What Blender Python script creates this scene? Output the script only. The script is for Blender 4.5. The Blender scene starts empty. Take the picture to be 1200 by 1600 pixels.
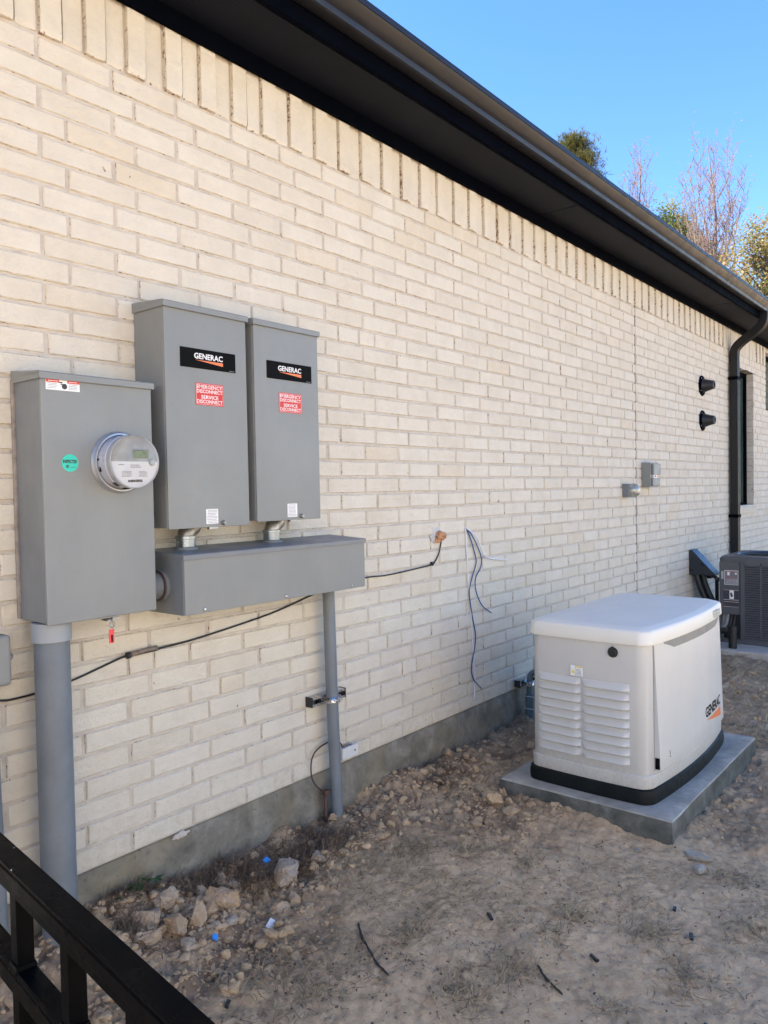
import bpy, bmesh, math, random
import numpy as np
from mathutils import Vector, Matrix, noise as mn
R = math.radians
random.seed(7); rng = np.random.default_rng(11)
scene = bpy.context.scene
COL = scene.collection

# ---------------------------------------------------------------- camera
CAM = Vector((0.0, -2.3426, 1.5152))
def cam_axes():
    pit, rol, yaw = -0.0288754, -0.0180547, 0.8865133
    F = Vector((math.sin(yaw), math.cos(yaw), 0)); Rt = Vector((math.cos(yaw), -math.sin(yaw), 0)); U = Vector((0, 0, 1))
    F2 = F*math.cos(pit)+U*math.sin(pit); U2 = -F*math.sin(pit)+U*math.cos(pit)
    R3 = Rt*math.cos(rol)+U2*math.sin(rol); U3 = -Rt*math.sin(rol)+U2*math.cos(rol)
    return R3, U3, F2
r3, u3, f2 = cam_axes()
cd = bpy.data.cameras.new('camera'); cam = bpy.data.objects.new('camera', cd); COL.objects.link(cam)
cam.matrix_world = Matrix(((r3.x, u3.x, -f2.x, CAM.x), (r3.y, u3.y, -f2.y, CAM.y), (r3.z, u3.z, -f2.z, CAM.z), (0, 0, 0, 1)))
cd.lens = 27.0; cd.sensor_width = 36.0; cd.sensor_fit = 'AUTO'; cd.clip_start = 0.05; cd.clip_end = 3000
scene.camera = cam
# ---------------------------------------------------------------- light
SUN_EL = 47.0; SUN_AZ = -33.0      # azimuth from +Y (behind the house) towards +X
w = bpy.data.worlds.new('World'); scene.world = w; w.use_nodes = True
nt = w.node_tree; bg = nt.nodes['Background']
sky = nt.nodes.new('ShaderNodeTexSky'); sky.sky_type = 'NISHITA'; sky.sun_disc = False
sky.sun_elevation = R(SUN_EL); sky.sun_rotation = R(SUN_AZ); sky.altitude = 50; sky.air_density = 1.0; sky.dust_density = 0.1; sky.ozone_density = 3.5
hs = nt.nodes.new('ShaderNodeHueSaturation'); hs.inputs['Hue'].default_value = 0.507; hs.inputs['Saturation'].default_value = 1.20; hs.inputs['Value'].default_value = 0.95
nt.links.new(sky.outputs[0], hs.inputs['Color']); nt.links.new(hs.outputs[0], bg.inputs[0]); bg.inputs[1].default_value = 0.120
sd = bpy.data.lights.new('sun', 'SUN'); sd.energy = 5.0; sd.angle = R(0.53); sd.color = (1.0, 0.93, 0.84)
so = bpy.data.objects.new('sun', sd); COL.objects.link(so)
el, az = R(SUN_EL), R(SUN_AZ)
sv = Vector((math.sin(az)*math.cos(el), math.cos(az)*math.cos(el), math.sin(el)))
so.rotation_euler = sv.to_track_quat('Z', 'Y').to_euler()
scene.view_settings.view_transform = 'Standard'; scene.view_settings.look = 'None'; scene.view_settings.gamma = 1
scene.view_settings.exposure = 1.86
scene.render.engine = 'CYCLES'
try:
    scene.cycles.max_bounces = 8; scene.cycles.diffuse_bounces = 5; scene.cycles.use_denoising = True
except Exception: pass

# ---------------------------------------------------------------- helpers
def new_mat(name):
    m = bpy.data.materials.new(name); m.use_nodes = True
    return m, m.node_tree, m.node_tree.nodes['Principled BSDF']
def N(t, typ, **kw):
    n = t.nodes.new(typ)
    for k, v in kw.items():
        if k.startswith('i_'): n.inputs[k[2:].replace('_', ' ')].default_value = v
        else: setattr(n, k, v)
    return n
def ramp(t, fac, stops):
    n = t.nodes.new('ShaderNodeValToRGB')
    e = n.color_ramp.elements
    while len(e) < len(stops): e.new(0.5)
    for i, (p, c) in enumerate(stops):
        e[i].position = p; e[i].color = c if len(c) == 4 else (*c, 1)
    t.links.new(fac, n.inputs[0]); return n.outputs[0]
def objcoord(t, scale=None):
    g = N(t, 'ShaderNodeNewGeometry')            # world position: never repeats across objects
    if scale is None: return g.outputs['Position']
    mp = N(t, 'ShaderNodeMapping'); mp.inputs['Scale'].default_value = scale
    t.links.new(g.outputs['Position'], mp.inputs[0]); return mp.outputs[0]
def noise_(t, vec, scale, detail=4, rough=.55, dist=0):
    n = N(t, 'ShaderNodeTexNoise'); n.inputs['Scale'].default_value = scale; n.inputs['Detail'].default_value = detail
    n.inputs['Roughness'].default_value = rough; n.inputs['Distortion'].default_value = dist
    t.links.new(vec, n.inputs['Vector']); return n.outputs[0]
def mix(t, fac, a, b, mode='MIX'):
    n = N(t, 'ShaderNodeMix', data_type='RGBA', blend_type=mode)
    for s, v in ((0, fac), (6, a), (7, b)):
        if isinstance(v, (int, float)): n.inputs[s].default_value = v
        elif isinstance(v, tuple): n.inputs[s].default_value = v if len(v) == 4 else (*v, 1)
        else: t.links.new(v, n.inputs[s])
    return n.outputs[2]
def math_(t, op, a, b=0.0, clamp=False):
    n = N(t, 'ShaderNodeMath', operation=op, use_clamp=clamp)
    for s, v in ((0, a), (1, b)):
        if isinstance(v, (int, float)): n.inputs[s].default_value = v
        else: t.links.new(v, n.inputs[s])
    return n.outputs[0]
def bump(t, p, h, strength=.3, dist=.01, prev=None):
    n = N(t, 'ShaderNodeBump'); n.inputs['Strength'].default_value = strength; n.inputs['Distance'].default_value = dist
    t.links.new(h, n.inputs['Height'])
    if prev is not None: t.links.new(prev, n.inputs['Normal'])
    t.links.new(n.outputs[0], p.inputs['Normal']); return n.outputs[0]
def simple(name, col, rough=.5, metal=0, var=.12, scale=9., spec=.5, bumps=.0, bscale=80, scratch=0, coat=0):
    """paint / plastic / metal with a little unevenness, wear and grime"""
    m, t, p = new_mat(name)
    v = objcoord(t)
    n1 = noise_(t, v, scale, 5, .6)
    lo = tuple(c*(1-var) for c in col); hi = tuple(min(1, c*(1+var)) for c in col)
    c = ramp(t, n1, [(.3, lo), (.7, hi)])
    if scratch:
        n2 = noise_(t, objcoord(t, (1, 1, 4)), 55, 6, .7, .6)
        f = ramp(t, n2, [(.66, (0, 0, 0)), (.72, (1, 1, 1))])
        c = mix(t, math_(t, 'MULTIPLY', f, scratch), c, tuple(min(1, x*1.7+.05) for x in col))
    if name in ('gray_enamel', 'blue_gray_enamel', 'gray_pvc', 'bisque_powder_coat'):
        dst = ramp(t, noise_(t, objcoord(t, (1, 1, .16)), 17, 6, .72, .4), [(.46, (0, 0, 0)), (.70, (1, 1, 1))])
        c = mix(t, math_(t, 'MULTIPLY', dst, .05 if 'bisque' in name else .06), c, (.38, .34, .28))
        spk = ramp(t, noise_(t, v, 95, 2, .4), [(.72, (0, 0, 0)), (.75, (1, 1, 1))])
        c = mix(t, math_(t, 'MULTIPLY', spk, .22), c, (.10, .09, .08))
        if 'bisque' in name:
            sx_ = N(t, 'ShaderNodeSeparateXYZ'); t.links.new(v, sx_.inputs[0])
            lo_ = ramp(t, math_(t, 'ADD', sx_.outputs[2], math_(t, 'MULTIPLY', noise_(t, v, 9, 5, .7), .25)), [(.32, (1, 1, 1)), (.46, (0, 0, 0))])
            c = mix(t, math_(t, 'MULTIPLY', math_(t, 'MULTIPLY', lo_, ramp(t, noise_(t, v, 70, 5, .7), [(.45, (0, 0, 0)), (.62, (1, 1, 1))])), .45), c, (.42, .32, .22))
    t.links.new(c, p.inputs['Base Color'])
    r = ramp(t, noise_(t, v, scale*2.3, 4), [(.3, (rough*.8,)*3), (.7, (min(1, rough*1.2),)*3)])
    t.links.new(r, p.inputs['Roughness']); p.inputs['Metallic'].default_value = metal
    p.inputs['Specular IOR Level'].default_value = spec
    if spec < .2: p.inputs['IOR'].default_value = 1.18
    if bumps: bump(t, p, noise_(t, v, bscale, 3), bumps, .002)
    if coat: p.inputs['Coat Weight'].default_value = coat
    return m

def wloc(o):
    v = Vector((0, 0, 0))
    while o is not None: v += o.location; o = o.parent
    return v
def tag(o, label=None, cat=None, group=None, kind=None):
    if label: o['label'] = label
    if cat: o['category'] = cat
    if group: o['group'] = group
    if kind: o['kind'] = kind
    return o
def thing(name, label, cat, loc, group=None):
    o = bpy.data.objects.new(name, None); COL.objects.link(o); o.location = loc; o.empty_display_size = .05
    return tag(o, label, cat, group)
def link_mesh(name, me, mats, parent=None):
    o = bpy.data.objects.new(name, me); COL.objects.link(o)
    for m in (mats if isinstance(mats, (list, tuple)) else [mats]): me.materials.append(m)
    if parent is not None:
        off = wloc(parent); me.transform(Matrix.Translation(-off)); o.parent = parent
    else:
        vs = np.empty(len(me.vertices)*3, np.float32); me.vertices.foreach_get('co', vs); vs = vs.reshape(-1, 3)
        c = Vector(((vs[:, 0].min()+vs[:, 0].max())/2, (vs[:, 1].min()+vs[:, 1].max())/2, vs[:, 2].min()))
        me.transform(Matrix.Translation(-c)); o.location = c
    return o
def obj(name, bm, mats, parent=None, smooth=False, bevel=0, seg=2):
    bmesh.ops.recalc_face_normals(bm, faces=bm.faces[:])
    if bevel:
        es = [e for e in bm.edges if len(e.link_faces) == 2 and e.calc_face_angle(0) > .5]
        bmesh.ops.bevel(bm, geom=es, offset=bevel, segments=seg, affect='EDGES', profile=.5, clamp_overlap=True)
    me = bpy.data.meshes.new(name); bm.to_mesh(me); bm.free()
    o = link_mesh(name, me, mats, parent)
    if smooth:
        for p in me.polygons: p.use_smooth = True
        try: me.set_sharp_from_angle(angle=R(smooth if smooth is not True else 40))
        except Exception: pass
    return o
def pydata(name, vs, fs, mats, parent=None, smooth=False):
    me = bpy.data.meshes.new(name); me.from_pydata([tuple(v) for v in vs], [], fs); me.update()
    if smooth:
        for p in me.polygons: p.use_smooth = True
    return link_mesh(name, me, mats, parent)
def box(bm, x0, x1, y0, y1, z0, z1, mi=0):
    v = [bm.verts.new(c) for c in ((x0, y0, z0), (x1, y0, z0), (x1, y1, z0), (x0, y1, z0), (x0, y0, z1), (x1, y0, z1), (x1, y1, z1), (x0, y1, z1))]
    for f in ((0, 1, 5, 4), (1, 2, 6, 5), (2, 3, 7, 6), (3, 0, 4, 7), (4, 5, 6, 7), (3, 2, 1, 0)):
        bm.faces.new([v[i] for i in f]).material_index = mi
    return v
def B(*a, mi=0):
    bm = bmesh.new(); box(bm, *a, mi=mi); return bm
def frame_for(d):
    d = d.normalized(); a = Vector((0, 0, 1)) if abs(d.z) < .9 else Vector((0, 1, 0))
    s = d.cross(a).normalized(); return s, s.cross(d).normalized()
def tube(bm, pts, rad, n=10, cap=True, mi=0):
    pts = [Vector(p) for p in pts]; rings = []
    for i, p in enumerate(pts):
        d = (pts[min(i+1, len(pts)-1)]-pts[max(i-1, 0)])
        if i == 0: s, u = frame_for(d)
        else:
            dn = d.normalized(); s = (s-dn*s.dot(dn)).normalized(); u = s.cross(dn).normalized()
        r = rad[i] if isinstance(rad, (list, tuple)) else rad
        rings.append([bm.verts.new(p+(s*math.cos(2*math.pi*k/n)+u*math.sin(2*math.pi*k/n))*r) for k in range(n)])
    for a, b in zip(rings, rings[1:]):
        for k in range(n):
            f = bm.faces.new((a[k], a[(k+1) % n], b[(k+1) % n], b[k])); f.smooth = True; f.material_index = mi
    if cap:
        for rg in (rings[0], rings[-1]):
            f = bm.faces.new(rg); f.material_index = mi
    return rings
def spline(pts, k=6):
    P = [Vector(p) for p in pts]; P = [P[0]*2-P[1]]+P+[P[-1]*2-P[-2]]; out = []
    for i in range(1, len(P)-2):
        for j in range(k):
            t = j/k; a, b, c, d = P[i-1:i+3]
            out.append(.5*((2*b)+(c-a)*t+(2*a-5*b+4*c-d)*t*t+(3*b-a-3*c+d)*t**3))
    out.append(P[-2]); return out
def lathe(bm, prof, org, axis, n=40, mi=0, cap=True):
    """prof: list of (distance along axis, radius)"""
    org = Vector(org); axis = Vector(axis).normalized(); s, u = frame_for(axis)
    rings = []
    for a, r in prof:
        rings.append([bm.verts.new(org+axis*a+(s*math.cos(2*math.pi*k/n)+u*math.sin(2*math.pi*k/n))*r) for k in range(n)])
    for a, b in zip(rings, rings[1:]):
        for k in range(n):
            f = bm.faces.new((a[k], a[(k+1) % n], b[(k+1) % n], b[k])); f.smooth = True; f.material_index = mi
    if cap:
        bm.faces.new(rings[0]).material_index = mi; bm.faces.new(rings[-1]).material_index = mi
def loft(bm, loops, cap=True, mi=0):
    rs = [[bm.verts.new(p) for p in L] for L in loops]
    n = len(rs[0])
    for a, b in zip(rs, rs[1:]):
        for k in range(n): bm.faces.new((a[k], a[(k+1) % n], b[(k+1) % n], b[k])).material_index = mi
    if cap: bm.faces.new(rs[0]).material_index = mi; bm.faces.new(rs[-1]).material_index = mi
    return rs
def extrude_x(bm, prof, x0, x1, mi=0):
    """prof: (y, z) closed outline run along x"""
    loft(bm, [[(x0, y, z) for y, z in prof], [(x1, y, z) for y, z in prof]], True, mi)
def text_mesh(name, body, mapper, size, mat, parent, width=None, bold=0, shear=0, extrude=.0004, name_align='LEFT'):
    """real lettering as mesh; mapper takes local (x, y, z) to the world"""
    cu = bpy.data.curves.new(name, 'FONT'); cu.body = body; cu.size = size; cu.extrude = extrude; cu.offset = bold; cu.shear = shear
    cu.align_x = name_align; cu.resolution_u = 2
    tmp = bpy.data.objects.new('tmp_text', cu); COL.objects.link(tmp)
    bpy.context.view_layer.update()
    me = bpy.data.meshes.new_from_object(tmp.evaluated_get(bpy.context.evaluated_depsgraph_get()))
    COL.objects.unlink(tmp); bpy.data.objects.remove(tmp)
    xs = [v.co.x for v in me.vertices]; k = 1
    x0, x1 = min(xs), max(xs)
    if width: k = width/(x1-x0)
    for v in me.vertices: v.co = Vector(mapper((v.co.x-x0)*k, v.co.y, v.co.z))
    me.name = name
    return link_mesh(name, me, mat, parent)

# ---------------------------------------------------------------- materials
def brick_mat():
    m, t, p = new_mat('limewashed_brick'); v = objcoord(t)
    rnd = N(t, 'ShaderNodeAttribute', attribute_name='rnd').outputs['Fac']
    edge = N(t, 'ShaderNodeAttribute', attribute_name='edge').outputs['Fac']
    n1 = noise_(t, v, 7, 6, .62)
    c = ramp(t, n1, [(.28, (.58, .525, .42)), (.5, (.65, .60, .495)), (.72, (.715, .665, .56))])
    c = mix(t, .42, c, ramp(t, rnd, [(0, (.61, .555, .45)), (.5, (.66, .61, .51)), (.94, (.69, .65, .555)), (.962, (.65, .56, .42)), (1, (.63, .53, .38))]))
    # thin washes where the coating was wiped
    wsh = ramp(t, noise_(t, objcoord(t, (1, 1, 2.2)), 16, 6, .7, 1.2), [(.55, (0, 0, 0)), (.75, (1, 1, 1))])
    c = mix(t, math_(t, 'MULTIPLY', wsh, .28), c, (.56, .49, .42))
    # chips along the arrises: raw brown clay
    n2 = noise_(t, v, 70, 5, .7); n3 = noise_(t, v, 5.5, 3)
    ch = math_(t, 'ADD', math_(t, 'MULTIPLY', edge, .30), math_(t, 'ADD', math_(t, 'MULTIPLY', n2, .75), math_(t, 'MULTIPLY', n3, .32)))
    cf = ramp(t, ch, [(.875, (0, 0, 0)), (.915, (1, 1, 1))])
    c = mix(t, cf, c, (.235, .14, .10))
    # rare spots on the face
    sp = ramp(t, noise_(t, v, 24, 2, .4), [(.765, (0, 0, 0)), (.785, (1, 1, 1))])
    c = mix(t, math_(t, 'MULTIPLY', sp, .8), c, (.27, .17, .12))
    sz = N(t, 'ShaderNodeSeparateXYZ'); t.links.new(v, sz.inputs[0])
    low = ramp(t, math_(t, 'ADD', sz.outputs[2], math_(t, 'MULTIPLY', noise_(t, v, 4.5, 5, .7), .55)), [(.54, (1, 1, 1)), (.80, (0, 0, 0))])
    spl = ramp(t, noise_(t, v, 33, 6, .75), [(.46, (0, 0, 0)), (.66, (1, 1, 1))])
    c = mix(t, math_(t, 'MULTIPLY', math_(t, 'MULTIPLY', low, spl), .38), c, (.42, .32, .22))
    t.links.new(c, p.inputs['Base Color']); p.inputs['Roughness'].default_value = .92; p.inputs['Specular IOR Level'].default_value = .25
    b = bump(t, p, noise_(t, objcoord(t, (1, 1, 1.6)), 34, 7, .7), .8, .009)
    bump(t, p, noise_(t, v, 210, 3), .25, .002, b)
    return m
def mortar_mat():
    m, t, p = new_mat('mortar'); v = objcoord(t)
    c = ramp(t, noise_(t, v, 12, 6, .7), [(.3, (.43, .38, .32)), (.5, (.53, .48, .41)), (.7, (.60, .55, .475))])
    t.links.new(c, p.inputs['Base Color']); p.inputs['Roughness'].default_value = .97
    bump(t, p, noise_(t, v, 120, 5, .7), .7, .004); return m
def concrete_mat(name, lo, mid, hi, scale=5, stain=(.2, .19, .15), stainamt=.5):
    m, t, p = new_mat(name); v = objcoord(t)
    c = ramp(t, noise_(t, v, scale, 8, .68, .3), [(.3, lo), (.5, mid), (.72, hi)])
    st = ramp(t, noise_(t, objcoord(t, (1, 1, 1.8)), 3.1, 6, .7, .8), [(.5, (0, 0, 0)), (.68, (1, 1, 1))])
    c = mix(t, math_(t, 'MULTIPLY', st, stainamt), c, stain)
    pit = ramp(t, noise_(t, v, 60, 4, .6), [(.30, (1, 1, 1)), (.38, (0, 0, 0))])
    c = mix(t, math_(t, 'MULTIPLY', pit, .5), c, tuple(x*.55 for x in lo))
    t.links.new(c, p.inputs['Base Color']); p.inputs['Roughness'].default_value = .93
    b = bump(t, p, noise_(t, v, 22, 7, .7), .5, .01); bump(t, p, noise_(t, v, 160, 4), .4, .003, b); return m
def dirt_mat(name='dirt', k=1.0, disturbed=True):
    m, t, p = new_mat(name); v = objcoord(t)
    c = ramp(t, noise_(t, v, 2.2, 8, .62, .4), [(.3, (.46*k, .335*k, .20*k)), (.5, (.60*k, .435*k, .275*k)), (.7, (.70*k, .525*k, .34*k))])
    c2 = ramp(t, noise_(t, v, 26, 6, .7), [(.32, (.27*k, .175*k, .105*k)), (.52, (.57*k, .415*k, .25*k)), (.75, (.74*k, .57*k, .37*k))])
    c = mix(t, .45, c, c2)
    if disturbed:
        dk = N(t, 'ShaderNodeAttribute', attribute_name='loose').outputs['Fac']
        n = noise_(t, v, 9, 6, .65)
        f = math_(t, 'MULTIPLY', dk, ramp(t, n, [(.35, (.2,)*3), (.6, (1, 1, 1))]))
        c = mix(t, math_(t, 'MULTIPLY', f, .85), c, (.17*k, .115*k, .08*k))
        org = ramp(t, noise_(t, v, 4.3, 7, .72, .7), [(.53, (0, 0, 0)), (.66, (1, 1, 1))])
        c = mix(t, math_(t, 'MULTIPLY', org, .45), c, (.27, .205, .12))
    t.links.new(c, p.inputs['Base Color']); p.inputs['Roughness'].default_value = 1.0; p.inputs['Specular IOR Level'].default_value = .12
    b = bump(t, p, noise_(t, v, 30, 8, .74), .7, .014)
    b = bump(t, p, noise_(t, v, 110, 6, .75), .8, .0045, b); bump(t, p, noise_(t, v, 380, 3, .7), .5, .0015, b); return m
def leaf_mat(name, cols, trans=.25):
    m, t, p = new_mat(name)
    g = N(t, 'ShaderNodeAttribute', attribute_name='rnd').outputs['Fac']
    k = len(cols)
    c = ramp(t, g, [(i/(k-1), cc) for i, cc in enumerate(cols)])
    t.links.new(c, p.inputs['Base Color']); p.inputs['Roughness'].default_value = .65
    tr = N(t, 'ShaderNodeBsdfTranslucent'); t.links.new(c, tr.inputs[0])
    mx = N(t, 'ShaderNodeMixShader'); mx.inputs[0].default_value = trans
    t.links.new(p.outputs[0], mx.inputs[1]); t.links.new(tr.outputs[0], mx.inputs[2])
    t.links.new(mx.outputs[0], t.nodes['Material Output'].inputs[0]); return m
def bark_mat(name, col):
    m, t, p = new_mat(name)
    c = ramp(t, noise_(t, objcoord(t, (1, 1, .25)), 9, 6, .7), [(.3, tuple(x*.55 for x in col)), (.7, tuple(x*1.25 for x in col))])
    t.links.new(c, p.inputs['Base Color']); p.inputs['Roughness'].default_value = .95; return m
def asphalt_mat():
    m, t, p = new_mat('shingles'); v = objcoord(t)
    c = ramp(t, noise_(t, v, 40, 4), [(.3, (.03, .032, .034)), (.7, (.075, .073, .07))])
    t.links.new(c, p.inputs['Base Color']); p.inputs['Roughness'].default_value = .95; return m

M = {}
M['brick'] = brick_mat(); M['mortar'] = mortar_mat()
M['found'] = concrete_mat('foundation_concrete', (.10, .09, .068), (.19, .175, .14), (.31, .29, .235), 8, (.26, .205, .11), .6)
M['pad'] = concrete_mat('pad_concrete', (.24, .23, .20), (.34, .325, .285), (.45, .43, .38), 7, (.19, .18, .15), .6)
M['padside'] = concrete_mat('dark_pad_side', (.055, .056, .047), (.105, .105, .09), (.19, .185, .16), 9, (.045, .046, .038), .7)  # darker mottled concrete for the side faces of the generator slab
M['acpad'] = concrete_mat('light_pad_concrete', (.36, .34, .31), (.46, .44, .40), (.54, .52, .48), 6, (.28, .25, .2), .4)
M['dirt'] = dirt_mat(); M['clod'] = dirt_mat('clod_soil', .88, False)
M['bronze'] = simple('bronze_trim', (.0020, .0027, .0052), .5, 0, .18, 6, spec=.03, bumps=.08, bscale=30)
M['gutter'] = simple('gutter_paint', (.0125, .0122, .0145), .42, 0, .15, 5, spec=.35, bumps=.06, bscale=20)
def soffit_mat():
    m, t, p = new_mat('perforated_soffit')
    g = N(t, 'ShaderNodeNewGeometry'); sx = N(t, 'ShaderNodeSeparateXYZ'); t.links.new(g.outputs['Position'], sx.inputs[0])
    fx = math_(t, 'ABSOLUTE', math_(t, 'SUBTRACT', math_(t, 'FRACT', math_(t, 'MULTIPLY', sx.outputs[0], 62)), .5))
    fy = math_(t, 'ABSOLUTE', math_(t, 'SUBTRACT', math_(t, 'FRACT', math_(t, 'MULTIPLY', sx.outputs[1], 62)), .5))
    d = math_(t, 'ADD', math_(t, 'MULTIPLY', fx, fx), math_(t, 'MULTIPLY', fy, fy))
    hole = ramp(t, d, [(.035, (1, 1, 1)), (.055, (0, 0, 0))])
    c = mix(t, hole, ramp(t, noise_(t, g.outputs['Position'], 5), [(.3, (.0048, .0060, .0110)), (.7, (.0075, .0092, .0165))]), (.002, .002, .003))
    t.links.new(c, p.inputs['Base Color']); p.inputs['Roughness'].default_value = .6; p.inputs['IOR'].default_value = 1.2; return m
M['soffit'] = soffit_mat()
M['gray'] = simple('gray_enamel', (.212, .222, .212), .45, 0, .09, 2.2, bumps=.12, bscale=160, scratch=.10)
M['gray2'] = simple('blue_gray_enamel', (.165, .180, .188), .42, 0, .10, 5, bumps=.12, bscale=120, scratch=.22)
M['pvc'] = simple('gray_pvc', (.150, .172, .190), .5, 0, .14, 7, bumps=.1, bscale=40, scratch=.35)
M['pvcl'] = simple('pale_gray_pvc', (.30, .325, .345), .48, 0, .08, 7)
M['zinc'] = simple('zinc', (.52, .53, .55), .28, 1, .2, 30, bumps=.15, bscale=150)
M['dzinc'] = simple('dull_zinc', (.34, .33, .31), .45, .9, .3, 25)
M['hubm'] = simple('hub_metal', (.26, .29, .31), .3, .85, .15, 12)
M['black'] = simple('black_plastic', (.017, .018, .02), .45, 0, .2, 8)
M['cable'] = simple('black_cable', (.012, .012, .013), .5, 0, .2, 20)
def railm():
    m, t, p = new_mat('black_rail_paint'); v = objcoord(t)
    c = ramp(t, noise_(t, v, 14, 6, .65), [(.3, (.0010, .0014, .0018)), (.7, (.0030, .0032, .0038))])
    dust = ramp(t, noise_(t, v, 36, 7, .75, .5), [(.60, (0, 0, 0)), (.78, (1, 1, 1))])
    c = mix(t, math_(t, 'MULTIPLY', dust, .02), c, (.22, .17, .14))
    chip = ramp(t, noise_(t, objcoord(t, (1, .8, 1)), 42, 3, .5), [(.73, (0, 0, 0)), (.745, (1, 1, 1))])
    c = mix(t, chip, c, (.55, .53, .5))
    t.links.new(c, p.inputs['Base Color'])
    t.links.new(ramp(t, noise_(t, v, 30, 5), [(.3, (.22,)*3), (.7, (.42,)*3)]), p.inputs['Roughness']); p.inputs['IOR'].default_value = 1.10
    bump(t, p, noise_(t, v, 90, 4), .12, .002); return m
M['rail'] = railm()
M['genbody'] = simple('bisque_powder_coat', (.545, .535, .495), .42, 0, .025, 4, bumps=.10, bscale=260)
M['genlid_lit'] = simple('bisque_lid_lit', (.72, .70, .62), .48, 0, .025, 4, bumps=.08, bscale=260)  # body's bisque made lighter, light on the lid put into its colour
M['genbase'] = simple('black_base_plastic', (.007, .009, .009), .5, 0, .3, 14, spec=.2)
M['decal_black'] = simple('decal_black', (.008, .008, .008), .4, 0, .1, spec=.12)
M['white'] = simple('label_white', (.78, .78, .76), .5, 0, .04, 20)
M['red'] = simple('label_red', (.56, .028, .016), .45, 0, .06, 20)
M['orange'] = simple('brand_orange', (.78, .20, .06), .45, 0, .06, 20)
M['ink'] = simple('label_ink', (.03, .03, .03), .5, 0, .1)
M['greyink'] = simple('faded_ink', (.28, .29, .30), .5, 0, .1)
M['green'] = simple('sticker_green', (.03, .55, .40), .5, 0, .05, 30)
M['yellow'] = simple('label_yellow', (.75, .62, .06), .5, 0, .05)
M['foam'] = simple('white_foam', (.52, .51, .48), .9, 0, .1, 30, bumps=.6, bscale=90)
M['sealant'] = simple('orange_sealant', (.46, .24, .125), .75, 0, .25, 40, bumps=.6, bscale=120)
M['blue'] = simple('blue_jacket', (.018, .062, .20), .4, 0, .1, 20)
M['bluebit'] = simple('blue_tape', (.02, .28, .80), .5, 0, .1, 20)
M['wwire'] = simple('white_jacket', (.70, .71, .73), .45, 0, .06, 20)
M['rust'] = simple('rusty_copper', (.10, .055, .040), .7, .2, .3, 40)
M['acgray'] = simple('ac_gray', (.085, .088, .092), .45, 0, .1, 6, bumps=.1, bscale=100)
M['acdark'] = simple('ac_coil', (.02, .02, .022), .6, .3, .3, 20)
M['lcd'] = simple('meter_lcd', (.17, .19, .06), .2, 0, .35, 60)
def glassm(name, col=(1, 1, 1), rough=.02, ior=1.45):
    m, t, p = new_mat(name); p.inputs['Base Color'].default_value = (*col, 1); p.inputs['Roughness'].default_value = rough
    p.inputs['Transmission Weight'].default_value = 1; p.inputs['IOR'].default_value = ior
    return m
M['glass'] = glassm('meter_glass', (.96, .97, .98), .03, 1.3)
def winm():
    m, t, p = new_mat('window_glass'); v = objcoord(t)
    t.links.new(ramp(t, noise_(t, v, 1.5, 3), [(.3, (.03, .048, .04)), (.7, (.07, .10, .08))]), p.inputs['Base Color'])
    p.inputs['Roughness'].default_value = .03; p.inputs['Specular IOR Level'].default_value = .9
    p.inputs['IOR'].default_value = 1.8
    bump(t, p, noise_(t, v, 1.8, 2), .05, .02); return m
M['winglass'] = winm()
M['shingle'] = asphalt_mat()
M['fillwall'] = simple('fill_house_wall', (.68, .67, .64), .9, 0, .08, 3)  # pale wall of the added house, toned to throw sunlight back
M['straw'] = leaf_mat('dry_grass_blades', [(.20, .145, .08), (.33, .25, .14), (.46, .37, .22), (.13, .10, .055)], .1)
M['litter'] = leaf_mat('leaf_litter', [(.05, .035, .025), (.11, .075, .05), (.24, .17, .10), (.07, .05, .04), (.36, .29, .2)], .0)
M['root'] = leaf_mat('roots', [(.09, .06, .04), (.15, .10, .065), (.2, .14, .09)], .0)
M['weed'] = leaf_mat('weed_leaves', [(.035, .10, .04), (.06, .16, .07)], .2)
M['ember'] = simple('dark_wood', (.035, .028, .024), .85, 0, .4, 60, bumps=.8, bscale=90)
M['twig'] = simple('pale_twig', (.36, .29, .2), .8, 0, .25, 60)
M['cement'] = concrete_mat('cement_lump', (.26, .24, .20), (.36, .335, .28), (.45, .42, .36), 20)
def rockm(name, a, b):
    m, t, p = new_mat(name); v = objcoord(t)
    c = ramp(t, noise_(t, v, 20, 8, .7, .4), [(.3, a), (.7, b)])
    c = mix(t, ramp(t, noise_(t, v, 8, 4), [(.45, (0, 0, 0)), (.65, (.7,)*3)]), c, (.46, .29, .145))
    t.links.new(c, p.inputs['Base Color']); p.inputs['Roughness'].default_value = .98
    bump(t, p, noise_(t, v, 45, 8, .72), .9, .012); return m
M['rock'] = rockm('clay_rock', (.34, .25, .165), (.58, .45, .32))
M['rockg'] = rockm('gray_clay_rock', (.30, .245, .19), (.50, .42, .335))

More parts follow.
